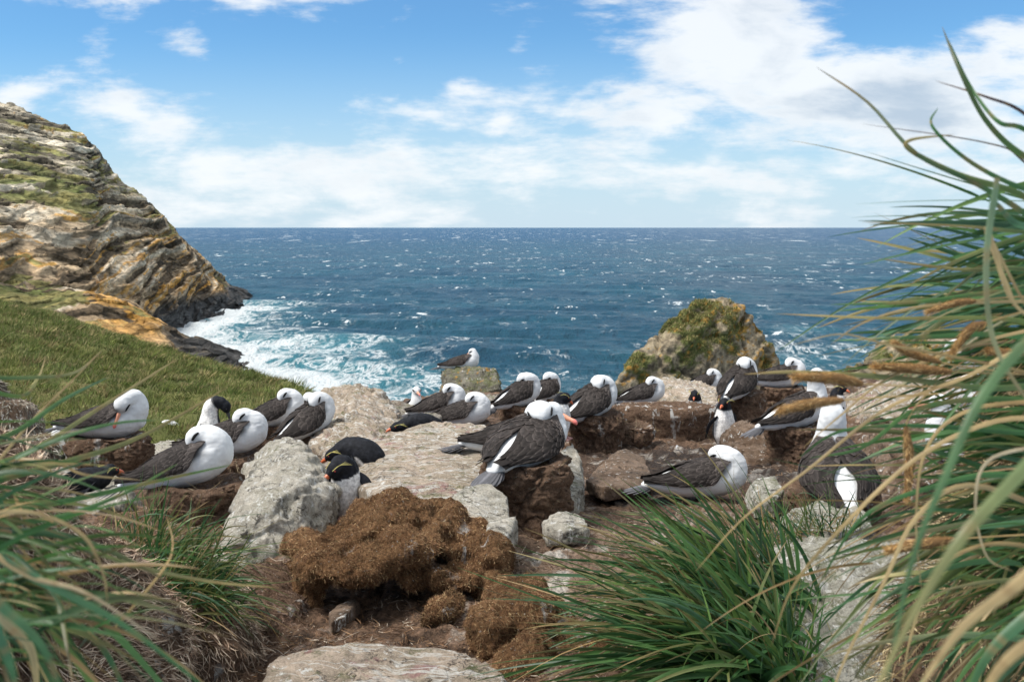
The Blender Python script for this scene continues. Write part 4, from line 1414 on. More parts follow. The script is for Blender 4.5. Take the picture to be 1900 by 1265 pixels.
    link("tail", mesh_np("tail", np.concatenate(Vs), np.concatenate(Fs), np.clip(np.concatenate(Cs), 0, 1)), M["dark"], root)
    return root


def put(px, py, d, sink=0.03):
    p = at(px, py, d)
    p[2] -= sink
    return p


# front left
T = nest("squat rounded mud nest beneath the big front left albatross", 372, 893, 5.45, 0.53, 1005, "mud")
make_bird("large sleeping albatross on the front left nest, eye closed", put(352, 893, 5.45), 8, 13, "sleep", -1, 1.0, near=True, seed=1)
nest("broad low mud nest with one white dribble beneath the preening bird at left", 200, 806, 6.9, 0.60, 885, "mudw", 0.3, deep=0.8)
make_bird("albatross at far left preening its breast with pink bill pointing down", put(200, 806, 6.9), 4, 2, "preen", 1, 0.98, near=True, seed=2)
make_bird("small albatross head and back low behind the far left nest", put(148, 838, 8.6), 175, 4, "sleep", -1, .9, seed=3)
make_bird("albatross resting low on the turf edge between the left nest and the dark-headed shag", put(293, 828, 10.6), 10, 4, "sleep", -1, 0.95, seed=4)
make_bird("albatross half hidden behind the big front left one", put(425, 838, 6.9), 18, 5, "sleep", -1, 1.0, near=True, seed=5)
nest("mud nest hidden behind the front left pair", 430, 842, 6.9, 0.42, 880)
nest("dark mud nest under the left bird of the pair by the tan boulder", 518, 785, 9.3, 0.42, 835)
make_bird("albatross with ruffled wing, left bird of the pair by the tan boulder", put(515, 786, 9.3), 28, 12, "sleep", -1, 1.05, seed=6, flare=1.2, gap=.6)
nest("white-streaked mud nest under the right bird of the pair by the tan boulder", 583, 802, 8.4, 0.40, 855, "mudw")
make_bird("albatross facing away with head turned back, right bird of the pair by the tan boulder", put(577, 802, 8.4), 52, 16, "sleep", -1, 1.05, seed=7, flare=1.25, gap=0.6)
make_bird("albatross whose crown peeks out behind the pair by the tan boulder", put(560, 783, 10.4), 60, 5, "sleep", -1, 1.0, seed=8)

# middle
nest("mud nest beneath the albatross beside the lichen-spotted block", 822, 765, 10.0, 0.50, 800)
make_bird("albatross asleep on a nest in front of the lichen-spotted block", put(820, 766, 10.0), 12, 10, "sleep", -1, .97, seed=9)
make_bird("white-breasted albatross facing the camera on the tilted slab", put(770, 775, 11.2, 0), -78, 8, "up", 1, .86, seed=10, look=8)
make_bird("lone albatross turned backwards on the lichen-spotted block against the sea", put(857, 686, 15.1, 0.02), 2, 5, "rest", 1, 0.98, seed=11, look=168)
nest("low mud nest beneath the long resting albatross above the tan slab", 865, 786, 9.2, 0.52, 800)
make_bird("long low albatross sleeping just above the tan slab", put(858, 787, 9.2), 6, 6, "sleep", -1, 1.0, near=True, seed=12)
nest("mud nest beneath the albatross seen against the sea left of the central pair", 966, 748, 9.6, 0.42, 800)
make_bird("albatross facing the sea just above the central pair, left of two", put(964, 750, 9.6), 42, 10, "sleep", 1, 0.98, seed=13)
make_bird("albatross facing the sea just above the central pair, right and farther of two", put(1014, 740, 11.6), 62, 8, "sleep", 1, 1.0, seed=14)
nest("mud nest under the farther sea-facing bird above the central pair", 1018, 738, 11.6, 0.40, 775)

T = nest("tall round mud pillar in the centre beneath the tail of the largest bird", 978, 850, 5.4, 0.50, 950, "mud", 0.3)
make_bird("largest central albatross seen from behind with tail towards the camera", put(983, 852, 5.5), 58, 9, "sleep", -1, 1.06, near=True, seed=15, flare=1.25, gap=0.55, wide=1.22, tall=0.96)
make_bird("central albatross with pink bill showing, just behind the largest one", put(962, 840, 6.1), -8, 4, "rest", 1, 1.0, near=True, seed=16, look=-20)

nest("wide cracked mud pillar right of the central pair", 1107, 765, 8.5, 0.50, 868, "mud", 0.4)
make_bird("albatross with white stripe on its wing on the cracked pillar", put(1100, 768, 8.5), 45, 14, "sleep", -1, 1.05, near=True, seed=17, flare=1.2, gap=0.7, wide=1.12)
make_bird("ruffled albatross at the left end of the mud ledge", put(1192, 748, 10.2), 22, 5, "sleep", -1, .92, seed=18)
nest("long mud ledge behind the muddy hollow", 1240, 752, 9.3, 1.05, 835, "mudw", 0.2, deep=0.45)
nest("round mud nest at the left end of the ledge", 1192, 748, 10.2, 0.42, 800)
nest("brown mud block at the foot of the ledge beside the wet hollow", 1175, 790, 8.6, 0.35, 835, "mud", 0.3)

# right
nest("mud nest beneath the tall-sitting albatross above the standing penguin", 1378, 727, 9.6, 0.47, 790, "mud", 0.3)
make_bird("albatross facing away with face tucked in, above the standing penguin", put(1373, 729, 9.6), 55, 14, "sleep", -1, 1.08, seed=19, flare=1.2, gap=.6)
make_bird("albatross with grey face right of the one above the standing penguin", put(1447, 716, 11.0), 8, 3, "sleep", -1, 1.05, seed=20)
nest("mud nest under the right-hand bird on the rim", 1450, 716, 11.0, 0.5, 760)
make_bird("small distant albatross between mud ledge and sea stack", put(1306, 724, 12.6), 20, 5, "sleep", -1, 0.92, seed=21)
nest("mud nest below the penguin-side albatross with raised grey tail", 1478, 785, 7.6, 0.46, 850, "mud", 0.3)
make_bird("albatross with grey tail towards the camera behind two seed heads", put(1478, 788, 7.6), 24, 10, "up", 1, 1.02, seed=22, look=10, flare=1.1)
make_bird("albatross sleeping on bare ground behind the green tussock", put(1302, 915, 6.0), 4, 2, "sleep", 1, 1.0, near=True, seed=23)
T = nest("low mud nest beneath the spread-winged bird seen from behind", 1548, 905, 5.4, 0.48, 955, "mud", 0.4)
make_bird("albatross seen squarely from behind with loosened wings and white rump", put(1548, 905, 5.35), 84, 16, "bow", -1, 1.05, near=True, seed=24, wide=1.1, flare=1.35, gap=1.15)
make_bird("albatross far right on the knoll side behind grass stems", put(1800, 682, 10.5), 160, 5, "sleep", 1, 1.0, seed=25)
make_bird("albatross behind the dense right-hand grass, upper of two", put(1835, 765, 7.6), 168, 5, "sleep", 1, 1.0, seed=26)
make_bird("albatross behind the dense right-hand grass, lower of two", put(1800, 860, 6.0), 150, 8, "up", 1, 1.0, seed=27, look=20)


# ------------------------------------------------------------------ penguins and shag
def leaf(P, wid, thick, seg=10, upv=(1, 0, 0)):
    P = spline(P, seg)
    t = np.linspace(0, 1, seg)
    rad = wid * np.clip(np.sin(np.pi * (0.12 + 0.86 * t)), 0.05, 1) ** 0.6
    V, Fc = tube(P, rad, 10, thick / wid, upv)
    return V, Fc


def make_penguin(label, loc, yaw, chain, head, pitch=0, scale=1.0, seed=0, flip=((0.02, 0.09, 0.30), (-0.02, 0.15, 0.22), (-0.05, 0.16, 0.10)), flip2=None, hw=None,
                 front0=(1, 0, 0), name="penguin", cat="penguin", group="rockhopper penguins among the nests", headwhite=0.0, crest=True, bill=(0.55, 0.13, 0.05), bill_len=0.045, wht=0.0):
    """chain rows: x,y,z,radius ; head: centre, facing, up"""
    root = empty(name, loc, label, cat, group)
    root.rotation_euler = (0, R(-pitch), R(yaw))
    root.scale = (scale,) * 3
    ch = spline(chain, 34)
    bl = [(p[:3], (p[3] * 0.93, p[3] * 1.04, p[3])) for p in ch]
    hc, hd, hu = [np.array(q, float) for q in head]
    f, s_, u_ = frame_of(hd, hu)
    bl.append((hc, np.stack([f * 0.056, s_ * 0.045, u_ * 0.047], 1)))
    bl.append((hc + f * 0.028, np.stack([f * 0.042, s_ * 0.030, u_ * 0.030], 1)))
    V, Fc = ellipsoids(bl)
    me = remesh(V, Fc, 0.0085, 5, 0.6)
    V, N = getv(me), getn(me)
    V += N * (0.0055 * fbm(V, (38, 38, 16), 3, seed) + 0.006 * fbm(V, 10, 2, seed + 5))[:, None]
    setv(me, V)
    # which chain sample is nearest -> front vector turned with the spine
    D2 = ((V[:, None] - ch[None, :, :3]) ** 2).sum(2)
    k = D2.argmin(1)
    T = unit(np.gradient(ch[:, :3], axis=0))
    fr0 = np.array(front0, float)
    Fr = unit(fr0[None] - (T @ fr0)[:, None] * T)
    dv = unit(V - ch[k, :3])
    fd = (dv * Fr[k]).sum(1)
    white = sst(fd + 0.12 * fbm(V, 18, 3, seed + 2) + wht, 0.02, 0.16)
    frac = k / (len(ch) - 1)
    hdist = np.linalg.norm(V - hc, axis=1)
    cut = hw if hw is not None else 0.80
    white *= sst(frac, cut + 0.03, cut - 0.03) * sst(hdist, 0.055, 0.075)
    blk = np.array([0.013, 0.014, 0.018]) * (1 + 0.5 * vn(V * 60, 3)[:, None])
    whc = np.array([0.74, 0.72, 0.70])
    c = blk * (1 - white[:, None]) + whc * white[:, None]
    set_col(me, np.clip(c, 0, 1))
    body = link("body", me, M["black"], root)
    # bill
    tt = np.linspace(0, 1, 8)
    Pp = hc + f * (0.060 + bill_len * tt[:, None]) - u_ * (0.004 + 0.012 * tt[:, None] ** 3)
    Vt, Ft = tube(Pp, 0.0125 * (1 - tt) ** 0.6 + 0.002, 10, 1.1, u_)
    link("bill", mesh_np("bill", Vt, Ft, np.tile(np.array(bill), (len(Vt), 1))), M["horn"], body)
    for sg in (1, -1):
        e = hc + f * 0.024 + s_ * sg * 0.037 + u_ * 0.010
        Ve, Fe = ellipsoids([(e, (0.0055,) * 3)])
        link("eye", mesh_np("eye", Ve, Fe, np.tile(np.array([0.25, 0.02, 0.01] if crest else [0.02, 0.02, 0.03]), (len(Ve), 1))), M["horn"], body)
        if crest:
            parts = []
            for q in range(5):
                a0 = hc + f * 0.035 + s_ * sg * 0.036 + u_ * 0.020
                a1 = hc - f * 0.01 + s_ * sg * 0.050 + u_ * 0.026
                a2 = hc - f * (0.05 + 0.004 * q) + s_ * sg * (0.060 + 0.004 * q) + u_ * (0.024 - 0.008 * q)
                parts.append(tube(spline([a0, a1, a2], 8), np.linspace(0.0018, 0.0006, 8), 5))
            Vc, Fc2 = join(parts)
            link("crest", mesh_np("crest", Vc, Fc2, np.tile(np.array([0.62, 0.55, 0.20]), (len(Vc), 1))), M["fibre"], body)
    for sg in (1, -1):
        fl = np.array(flip if (sg > 0 or flip2 is None) else flip2, float)
        fl = fl * np.array([1, sg if flip2 is None or sg > 0 else 1, 1])
        Vt, Ft = leaf(fl, 0.028, 0.007, 12, (1, 0.3, 0))
        cc = np.tile(np.array([0.016, 0.017, 0.022]), (len(Vt), 1))
        link("flipper", mesh_np("flipper", Vt, Ft, cc), M["black"], root)
    for sg in (1, -1):
        parts = []
        bx = ch[0]
        for q in (-0.35, 0, 0.35):
            a0 = np.array([bx[0] + 0.03, bx[1] + sg * 0.035, 0.018])
            a1 = a0 + np.array([0.035, q * 0.03, -0.002])
            a2 = a0 + np.array([0.07, q * 0.07, -0.012])
            parts.append(tube(spline([a0, a1, a2], 6), np.linspace(0.011, 0.005, 6), 6))
        Vc, Fc2 = join(parts)
        link("foot", mesh_np("foot", Vc, Fc2, np.tile(np.array([0.42, 0.22, 0.20]), (len(Vc), 1))), M["horn"], root)
    return root


STAND = [(0, 0, 0.075, 0.07), (0.0, 0, 0.15, 0.098), (0, 0, 0.25, 0.092), (-0.01, 0, 0.33, 0.074), (0.0, 0, 0.39, 0.054)]
# two penguins between the pale boulder and the peat mound
make_penguin("black and white penguin bowing its head between the pale boulder and the peat mound", put(640, 962, 5.45, 0.0), -72,
             [(0, 0, 0.07, 0.07), (0.0, 0, 0.14, 0.098), (0.0, 0, 0.215, 0.095), (0.0, 0.0, 0.275, 0.078), (0.03, -0.02, 0.315, 0.06)],
             ((0.06, -0.055, 0.305), (0.35, -0.85, -0.55), (0, 0, 1)), seed=1, hw=0.72, wht=0.25,
             flip=((0.03, 0.075, 0.26), (0.06, 0.12, 0.20), (0.08, 0.135, 0.08)))
make_penguin("black-backed penguin hunched over behind the bowing penguin", put(672, 893, 6.0, 0.0), 165,
             [(-0.10, 0, 0.09, 0.07), (-0.06, 0, 0.15, 0.092), (0.0, 0, 0.19, 0.092), (0.09, 0, 0.20, 0.075), (0.14, 0.01, 0.185, 0.058)],
             ((0.18, 0.02, 0.165), (0.85, 0.2, -0.45), (0, 0, 1)), seed=2, hw=0.5, scale=0.98, front0=(0.3, 0, -1), wht=-0.1,
             flip=((0.03, 0.09, 0.18), (-0.02, 0.13, 0.12), (-0.08, 0.13, 0.06)))
make_penguin("standing penguin with white belly beside the upright brown boulder", put(1342, 832, 8.6, 0.0), -60, STAND,
             ((0.035, -0.035, 0.415), (0.45, -0.8, -0.2), (0, 0, 1)), seed=3, hw=0.86, wht=0.22)
make_penguin("penguin whose orange-billed face shows over the mud ledge", put(1288, 800, 10.3, 0.0), -110, STAND,
             ((0.04, 0, 0.42), (0.9, 0.1, -0.35), (0, 0, 1)), seed=4, scale=0.95, hw=0.84)
make_penguin("dark penguin squeezed behind the central pair with yellow brow", put(1040, 815, 8.0, 0), -25, STAND,
             ((0.04, 0, 0.40), (0.6, 0.4, -0.5), (0, 0, 1)), pitch=0, seed=5, scale=0.88, hw=0.80)
make_penguin("crouching dark penguin with pink feet beneath the thin layered slab", put(775, 805, 8.35, 0.0), 200,
             [(-0.16, 0, 0.075, 0.06), (-0.09, 0, 0.09, 0.08), (0.0, 0, 0.095, 0.082), (0.09, 0, 0.09, 0.066), (0.14, 0, 0.08, 0.052)],
             ((0.18, 0.0, 0.075), (0.9, 0.1, -0.2), (0, 0, 1)), seed=6, hw=0.4, front0=(0, 0, -1), wht=-0.3, crest=True,
             flip=((0.03, 0.075, 0.10), (-0.03, 0.11, 0.07), (-0.10, 0.11, 0.05)))
make_penguin("dark crouching penguin low at far left below the broad nest", put(165, 925, 6.1, 0.0), 30,
             [(-0.14, 0, 0.075, 0.06), (-0.08, 0, 0.10, 0.085), (0.0, 0, 0.11, 0.088), (0.08, 0, 0.13, 0.066), (0.11, 0, 0.15, 0.052)],
             ((0.13, 0.0, 0.165), (0.9, 0.4, -0.2), (0, 0, 1)), seed=7, hw=0.4, front0=(0.2, 0, -1), wht=-0.2,
             flip=((0.03, 0.08, 0.12), (-0.03, 0.115, 0.08), (-0.10, 0.115, 0.05)))
make_penguin("penguin with dark head just right of the grey-tailed albatross", put(1552, 790, 8.6, 0.0), -20, STAND,
             ((0.035, 0.0, 0.42), (0.8, -0.3, -0.2), (0, 0, 1)), seed=8, scale=.8, hw=0.86)
make_penguin("shag with white neck and black head curled over to preen behind the front left birds", put(392, 833, 8.4, 0.0), 0,
             [(-0.16, 0, 0.06, 0.06), (-0.08, 0, 0.10, 0.095), (-0.02, 0, 0.18, 0.105), (-0.005, 0, 0.28, 0.082), (0.01, 0, 0.36, 0.068), (0.055, 0, 0.405, 0.058), (0.105, 0, 0.405, 0.05)],
             ((0.135, 0.0, 0.375), (0.35, 0, -0.95), (0.9, 0, 0.3)), seed=9, hw=0.80, front0=(-0.8, -0.9, 0.3), wht=0.55, crest=False, name="shag", cat="shag",
             group=None, bill=(0.05, 0.05, 0.055), bill_len=0.07, flip=((-0.05, 0.09, 0.24), (-0.12, 0.12, 0.14), (-0.22, 0.10, 0.05)))


# ------------------------------------------------------------------ peat mounds
def fibres_on(me, n, cols, L, W_, seed, down=0.6, mask=None, off=None, seg=3):
    P, N = tri_sample(me, n, seed, mask)
    r = np.random.default_rng(seed)
    n_ = len(P)
    flow = np.stack([fbm(P, 3, 2, seed + 1), fbm(P, 3, 2, seed + 2), fbm(P, 3, 2, seed + 4)], 1) * 1.4
    D = unit(N * 0.45 + np.array([0, -0.1, -down]) + flow + 0.35 * r.normal(size=(n_, 3)))
    D = unit(D - N * np.clip((D * N).sum(1) - 0.25, -2, 0)[:, None] * 1.0)
    cl = pick(cols, n_, seed + 3)
    pat = fbm(P, 9, 4, seed + 8)
    cl = cl * np.clip(1 + 1.1 * pat[:, None], 0.3, 2)
    Ls = L * (0.5 + r.random(n_))
    s = ribbons(P, D, Ls, W_ * (0.6 + 0.8 * r.random(n_)), 0.35 * r.normal(size=(n_, 3)) + np.array([0, 0, -0.15]), cl, cl * 1.25, seg, seed, fold=0.0)
    return s


def mound(name, label, lumps, cuts, vox, seed, fib, cols, mat="peat", cat="peat mound", L=0.03, fw=0.0020, amp=1.0, flat=None, group=None):
    V, Fc = ellipsoids([(at(px, py, d), np.array(rad)) for (px, py, d, rad) in lumps])
    me = remesh(V, Fc, vox, 6, 0.5)
    V, N = getv(me), getn(me)
    for (px, py, d, rad) in cuts:   # push surface inwards
        c = at(px, py, d)
        q = (V - c) / np.array(rad)
        ln = np.linalg.norm(q, axis=1)
        k = ln < 1
        V[k] = c + unit(q[k]) * np.array(rad) * np.array([1, 1, 1]) + np.array([0, 0.0, 0])
    V = V + N * (amp * (0.045 * fbm(V, 4, 3, seed) + 0.024 * fbm(V, 12, 4, seed + 2) + 0.010 * fbm(V, 40, 3, seed + 3)))[:, None]
    setv(me, V)
    c0 = np.array([V[:, 0].mean(), V[:, 1].mean(), V[:, 2].min()])
    root = empty(name, c0, label, cat, group)
    s = fibres_on(me, fib, cols, L, fw, seed)
    setv(me, V - c0)
    link("earth", me, M[mat], root)
    link("root_fibres", mesh_np("f", s[0] - c0, s[1], s[2]), M["fibre"], root)["kind"] = "stuff"
    return root


PC = [(0.27, 0.165, 0.083), (0.17, 0.092, 0.050), (0.40, 0.28, 0.15), (0.12, 0.066, 0.040), (0.21, 0.118, 0.064)]
mound("peat_mound", "large shaggy brown peat mound with a dark hollow under its lip",
      [(725, 965, 4.45, (0.22, 0.20, 0.14)), (795, 978, 4.45, (0.17, 0.18, 0.12)), (865, 1012, 4.4, (0.15, 0.17, 0.10)), (905, 1040, 4.3, (0.09, 0.12, 0.13)),
       (660, 1000, 4.3, (0.16, 0.15, 0.10)), (600, 1020, 4.2, (0.15, 0.14, 0.085)), (580, 1058, 4.05, (0.11, 0.11, 0.075)), (635, 1062, 4.0, (0.12, 0.10, 0.06)), (575, 1100, 4.1, (0.085, 0.08, 0.09)),
       (760, 1010, 4.15, (0.17, 0.12, 0.07)), (700, 1030, 4.1, (0.13, 0.10, 0.055)), (840, 1070, 4.15, (0.13, 0.12, 0.07)), (770, 1060, 4.2, (0.11, 0.12, 0.06)), (900, 1090, 4.2, (0.10, 0.10, 0.08)),
       (700, 1100, 4.55, (0.25, 0.18, 0.16)), (800, 1110, 4.5, (0.2, 0.25, 0.12)), (820, 1065, 4.1, (0.07, 0.07, 0.05)), (550, 1060, 4.3, (0.07, 0.1, 0.06)), (545, 1010, 4.3, (0.05, 0.07, 0.03))],
      [(700, 1120, 3.95, (0.14, 0.30, 0.075))], 0.010, 400, 80000, PC, L=0.011, amp=1.6)
mound("peat_mound", "smaller rusty peat clump tucked under the left of the green tussock",
      [(960, 1130, 3.7, (0.14, 0.14, 0.10)), (910, 1190, 3.5, (0.10, 0.10, 0.12)), (1010, 1170, 3.55, (0.14, 0.12, 0.13)), (990, 1225, 3.4, (0.14, 0.12, 0.08)), (1080, 1215, 3.5, (0.16, 0.15, 0.12)), (970, 1095, 3.85, (0.08, 0.08, 0.045))],
      [], 0.011, 420, 32000, PC, L=0.011, amp=1.5)
mound("peat_clod", "small fuzzy clod of peat at the right foot of the big peat mound",
      [(815, 1135, 3.85, (0.065, 0.06, 0.05)), (835, 1120, 3.9, (0.05, 0.05, 0.04)), (800, 1150, 3.8, (0.045, 0.04, 0.03))], [], 0.009, 430, 7000, PC, L=0.012, amp=1.2)
mound("earth_bank", "dark earth bank left of the big peat mound",
      [(500, 1100, 4.15, (0.18, 0.16, 0.10)), (540, 1140, 4.0, (0.10, 0.12, 0.10)), (470, 1160, 3.8, (0.16, 0.14, 0.10)), (555, 1180, 3.75, (0.12, 0.08, 0.05))], [], 0.013, 440, 14000,
      [(0.16, 0.10, 0.07), (0.11, 0.07, 0.05), (0.24, 0.17, 0.13)], "mud", "earth bank", L=0.022)
mound("grass_pedestal", "pale fibrous pedestal of dead grass beneath the left tussocks",
      [(330, 1150, 3.6, (0.26, 0.3, 0.2)), (240, 1110, 3.5, (0.20, 0.22, 0.16)), (390, 1230, 3.35, (0.16, 0.2, 0.2)), (200, 1220, 3.0, (0.26, 0.3, 0.22)), (80, 1180, 2.8, (0.32, 0.4, 0.32)), (-100, 1050, 2.6, (0.3, 0.4, 0.4))],
      [], 0.02, 450, 34000, [(0.56, 0.43, 0.32), (0.42, 0.30, 0.22), (0.60, 0.48, 0.36), (0.24, 0.16, 0.11)], "mud", "grass pedestal", L=0.035, fw=0.004)
mound("grass_pedestal", "grey lichen-crusted grass stump at the left edge of the picture",
      [(20, 790, 6.2, (0.2, 0.2, 0.16)), (-60, 760, 6.2, (0.25, 0.25, 0.25)), (60, 840, 6.0, (0.16, 0.2, 0.12)), (20, 900, 5.6, (0.25, 0.2, 0.2))],
      [], 0.02, 460, 12000, [(0.30, 0.28, 0.22), (0.16, 0.13, 0.10), (0.48, 0.45, 0.38)], "brown", "grass pedestal", L=0.03, fw=0.005)
mound("grass_pedestal", "dark thatch stump beneath the huge right-hand tussock",
      [(2050, 1050, 2.1, (0.3, 0.4, 0.4)), (1900, 1250, 2.2, (0.28, 0.3, 0.26)), (2000, 820, 2.4, (0.22, 0.3, 0.25))],
      [], 0.02, 470, 24000, [(0.30, 0.22, 0.12), (0.14, 0.10, 0.06), (0.42, 0.34, 0.20)], "mud", "grass pedestal", L=0.05, fw=0.003)


# ------------------------------------------------------------------ tussocks
GREEN = [(0.050, 0.135, 0.040), (0.075, 0.175, 0.050), (0.034, 0.100, 0.034), (0.110, 0.195, 0.050), (0.055, 0.14, 0.062)]
OLIVE = [(0.10, 0.14, 0.035), (0.14, 0.16, 0.05)]
DRY = [(0.42, 0.28, 0.12), (0.34, 0.22, 0.09), (0.50, 0.37, 0.19), (0.30, 0.20, 0.10)]


def path_blade(pts, wpx, c0, c1, seed=0, fold=0.22, seg=26, tilt=0.0):
    """one blade through photo points (px,py,d); wpx = width in photo px at its root"""
    P = spline([at(*q) for q in pts], seg)
    d0 = pts[0][2]
    Wd = wpx / F * np.linspace(pts[0][2], pts[-1][2], seg)
    t = np.linspace(0, 1, seg)
    prof = np.clip(t * 4 + 0.7, 0, 1) * np.clip(1 - t, 0, 1) ** 0.55
    prof[-1] = 0.03
    wd = (Wd * prof)[:, None]
    T = unit(np.gradient(P, axis=0))
    view = unit(P)
    S = unit(np.cross(T, unit(view + np.array([0, 0, tilt]) + 0.25 * np.sin(seed))))
    Nn = np.cross(S, T)
    V = np.stack([P - S * wd / 2 + Nn * wd * fold, P, P + S * wd / 2 + Nn * wd * fold], 1).reshape(-1, 3)
    c = np.array(c0)[None] * (1 - t[:, None] ** 1.5) + np.array(c1)[None] * t[:, None] ** 1.5
    tp = np.stack([t * 9 + seed * 3.1, t * 0, t * 0], 1)
    c = c * (1 + 0.30 * fbm(tp, 1, 3, seed)[:, None])
    bl = sst(fbm(tp, 2.3, 2, seed + 50), 0.25, 0.5)[:, None] * 0.6
    c = c * (1 - bl) + np.array([0.30, 0.19, 0.08]) * bl
    C3 = np.repeat(c[:, None], 3, 1)
    C3[:, 1] *= 0.82
    C3[:, 2] *= 1.12
    return V, grid_faces(seg, 3), C3.reshape(-1, 3)


def fan(n, roots, aim, spread, L, Wd, droop, cols, tips, seed, seg=10, wind=(0, 0, 0), face=None):
    """roots: list of (px,py,d,jitter m); aim: unit direction; returns ribbons"""
    r = np.random.default_rng(seed)
    rt = np.array([list(at(q[0], q[1], q[2])) + [q[3]] for q in roots])
    k = r.integers(0, len(rt), n)
    P0 = rt[k, :3] + rt[k, 3:4] * r.normal(size=(n, 3)) * np.array([1, 1, 0.6])
    aims = np.asarray(aim, float)
    if aims.ndim == 1:
        aims = aims[None]
    D = unit(aims[r.integers(0, len(aims), n)] + spread * r.normal(size=(n, 3)))
    Ln = L[0] + (L[1] - L[0]) * r.random(n)
    Wn = Wd * (0.6 + 0.8 * r.random(n))
    dr = droop[0] + (droop[1] - droop[0]) * r.random(n)
    B = np.array([0, 0, -1.0])[None] * dr[:, None] + np.asarray(wind)[None] + 0.08 * r.normal(size=(n, 3))
    c0 = pick(cols, n, seed + 1)
    tp = pick(tips, n, seed + 2)
    mixf = (r.random(n) < 0.28)[:, None] * 0.85 + 0.04
    c1 = c0 * (1 - mixf) + tp * mixf
    return ribbons(P0, D, Ln, Wn, B, c0, c1, seg, seed, fold=0.2, face=face)


def cat_mesh(lst):
    Vs, Fs, Cs, o = [], [], [], 0
    for V, Fc, C in lst:
        Vs.append(V)
        Fs.append(Fc + o)
        Cs.append(C)
        o += len(V)
    return np.concatenate(Vs), np.concatenate(Fs), np.concatenate(Cs)


def tussock(label, base, green, dry, group="tussock grass clumps"):
    root = empty("tussock_grass", base, label, "tussock grass", group)
    b = np.asarray(base)
    V, Fc, C = cat_mesh(green)
    link("blades", mesh_np("b", V - b, Fc, np.clip(C, 0, 1)), M["grass"], root)
    if dry:
        V, Fc, C = cat_mesh(dry)
        link("dry_blades", mesh_np("d", V - b, Fc, np.clip(C, 0, 1)), M["grass"], root)
    return root


# centre-right green tussock
rts = [(1440, 1190, 3.2, 0.05), (1400, 1130, 3.4, 0.05), (1460, 1120, 3.45, 0.05), (1380, 1220, 3.15, 0.05), (1450, 1260, 3.0, 0.05), (1340, 1270, 3.0, 0.05)]
tussock("big dark green tussock sweeping left in the lower right foreground", at(1430, 1230, 3.15), [
    fan(430, rts, [(-0.75, 0.05, 0.75), (-0.9, 0.0, 0.45), (-0.55, 0.1, 0.9), (-0.85, -0.2, 0.6)], 0.17, (0.42, 0.8), 0.0175, (0.12, 0.55), GREEN, DRY, 51, 14, (-0.12, 0, 0)),
    fan(120, rts, [(-0.35, 0.2, 1.0), (-0.15, 0.1, 1.0), (-0.5, 0.2, 0.9)], 0.15, (0.35, 0.62), 0.015, (0.1, 0.4), GREEN, DRY, 52, 12, (-0.10, 0, 0)),
    fan(190, rts, [(-0.9, -0.35, 0.2), (-0.6, -0.7, 0.35), (-0.3, -0.8, 0.5), (-0.9, -0.2, 0.1)], 0.22, (0.36, 0.68), 0.018, (0.25, 0.7), GREEN, DRY, 53, 12),
    fan(30, [(1460, 1220, 3.15, 0.04), (1480, 1270, 3.0, 0.04)], [(0.1, 0, 0.9), (0.0, 0, 1.0)], 0.12, (0.25, 0.5), 0.010, (0.2, 0.6), GREEN, DRY, 54, 10),
], [fan(60, rts, [(-0.8, 0.0, 0.6), (-0.9, -0.2, 0.25), (-0.5, 0.2, 0.8)], 0.25, (0.5, 0.95), 0.006, (0.15, 0.6), DRY, DRY, 55, 12),
    fan(40, rts, [(-0.6, -0.5, 0.1)], 0.4, (0.3, 0.6), 0.007, (0.3, 0.8), DRY, DRY, 56, 10)])

# small tussock further right
rts = [(1500, 990, 4.3, 0.06), (1550, 985, 4.35, 0.06), (1440, 1000, 4.2, 0.05)]
tussock("small upright tussock between the mossy boulder and the bird seen from behind", at(1520, 1000, 4.3),
        [fan(150, rts, [(-0.25, 0, 1), (0.1, 0, 1), (-0.5, 0, 0.8)], 0.22, (0.12, 0.30), 0.007, (0.1, 0.5), GREEN + OLIVE, DRY, 61, 8)],
        [fan(60, rts, [(-0.3, 0, 0.8), (0.3, 0, 0.6)], 0.4, (0.1, 0.28), 0.005, (0.2, 0.6), DRY, DRY, 62, 8)])

# left mid tussock
rts = [(330, 1090, 3.3, 0.05), (365, 1060, 3.45, 0.05), (300, 1040, 3.4, 0.06), (370, 1120, 3.3, 0.05)]
tussock("mid-green tussock spilling right off the pale pedestal at left", at(340, 1100, 3.75),
        [fan(360, rts, [(0.75, -0.1, 0.5), (0.9, -0.1, 0.2), (0.5, 0, 0.8), (0.3, 0, 0.9)], 0.22, (0.14, 0.34), 0.0075, (0.1, 0.7), GREEN + OLIVE, DRY, 71, 9),
         fan(120, [(260, 1010, 3.5, 0.06), (310, 1030, 3.5, 0.06)], [(0.3, 0, 1), (0.6, 0, 0.8), (-0.1, 0, 1)], 0.2, (0.14, 0.3), 0.006, (0.1, 0.4), GREEN + OLIVE, DRY, 72, 8)],
        [fan(60, rts, [(0.6, -0.2, 0.1), (0.5, -0.2, -0.3), (0.8, -0.1, 0.4)], 0.3, (0.10, 0.24), 0.005, (0.2, 0.9), DRY, DRY, 73, 9),
         fan(70, [(250, 1010, 3.5, 0.09)], [(0.2, 0, 0.9), (0.6, 0, 0.5)], 0.4, (0.1, 0.25), 0.0045, (0.1, 0.6), DRY, DRY, 74, 8)])

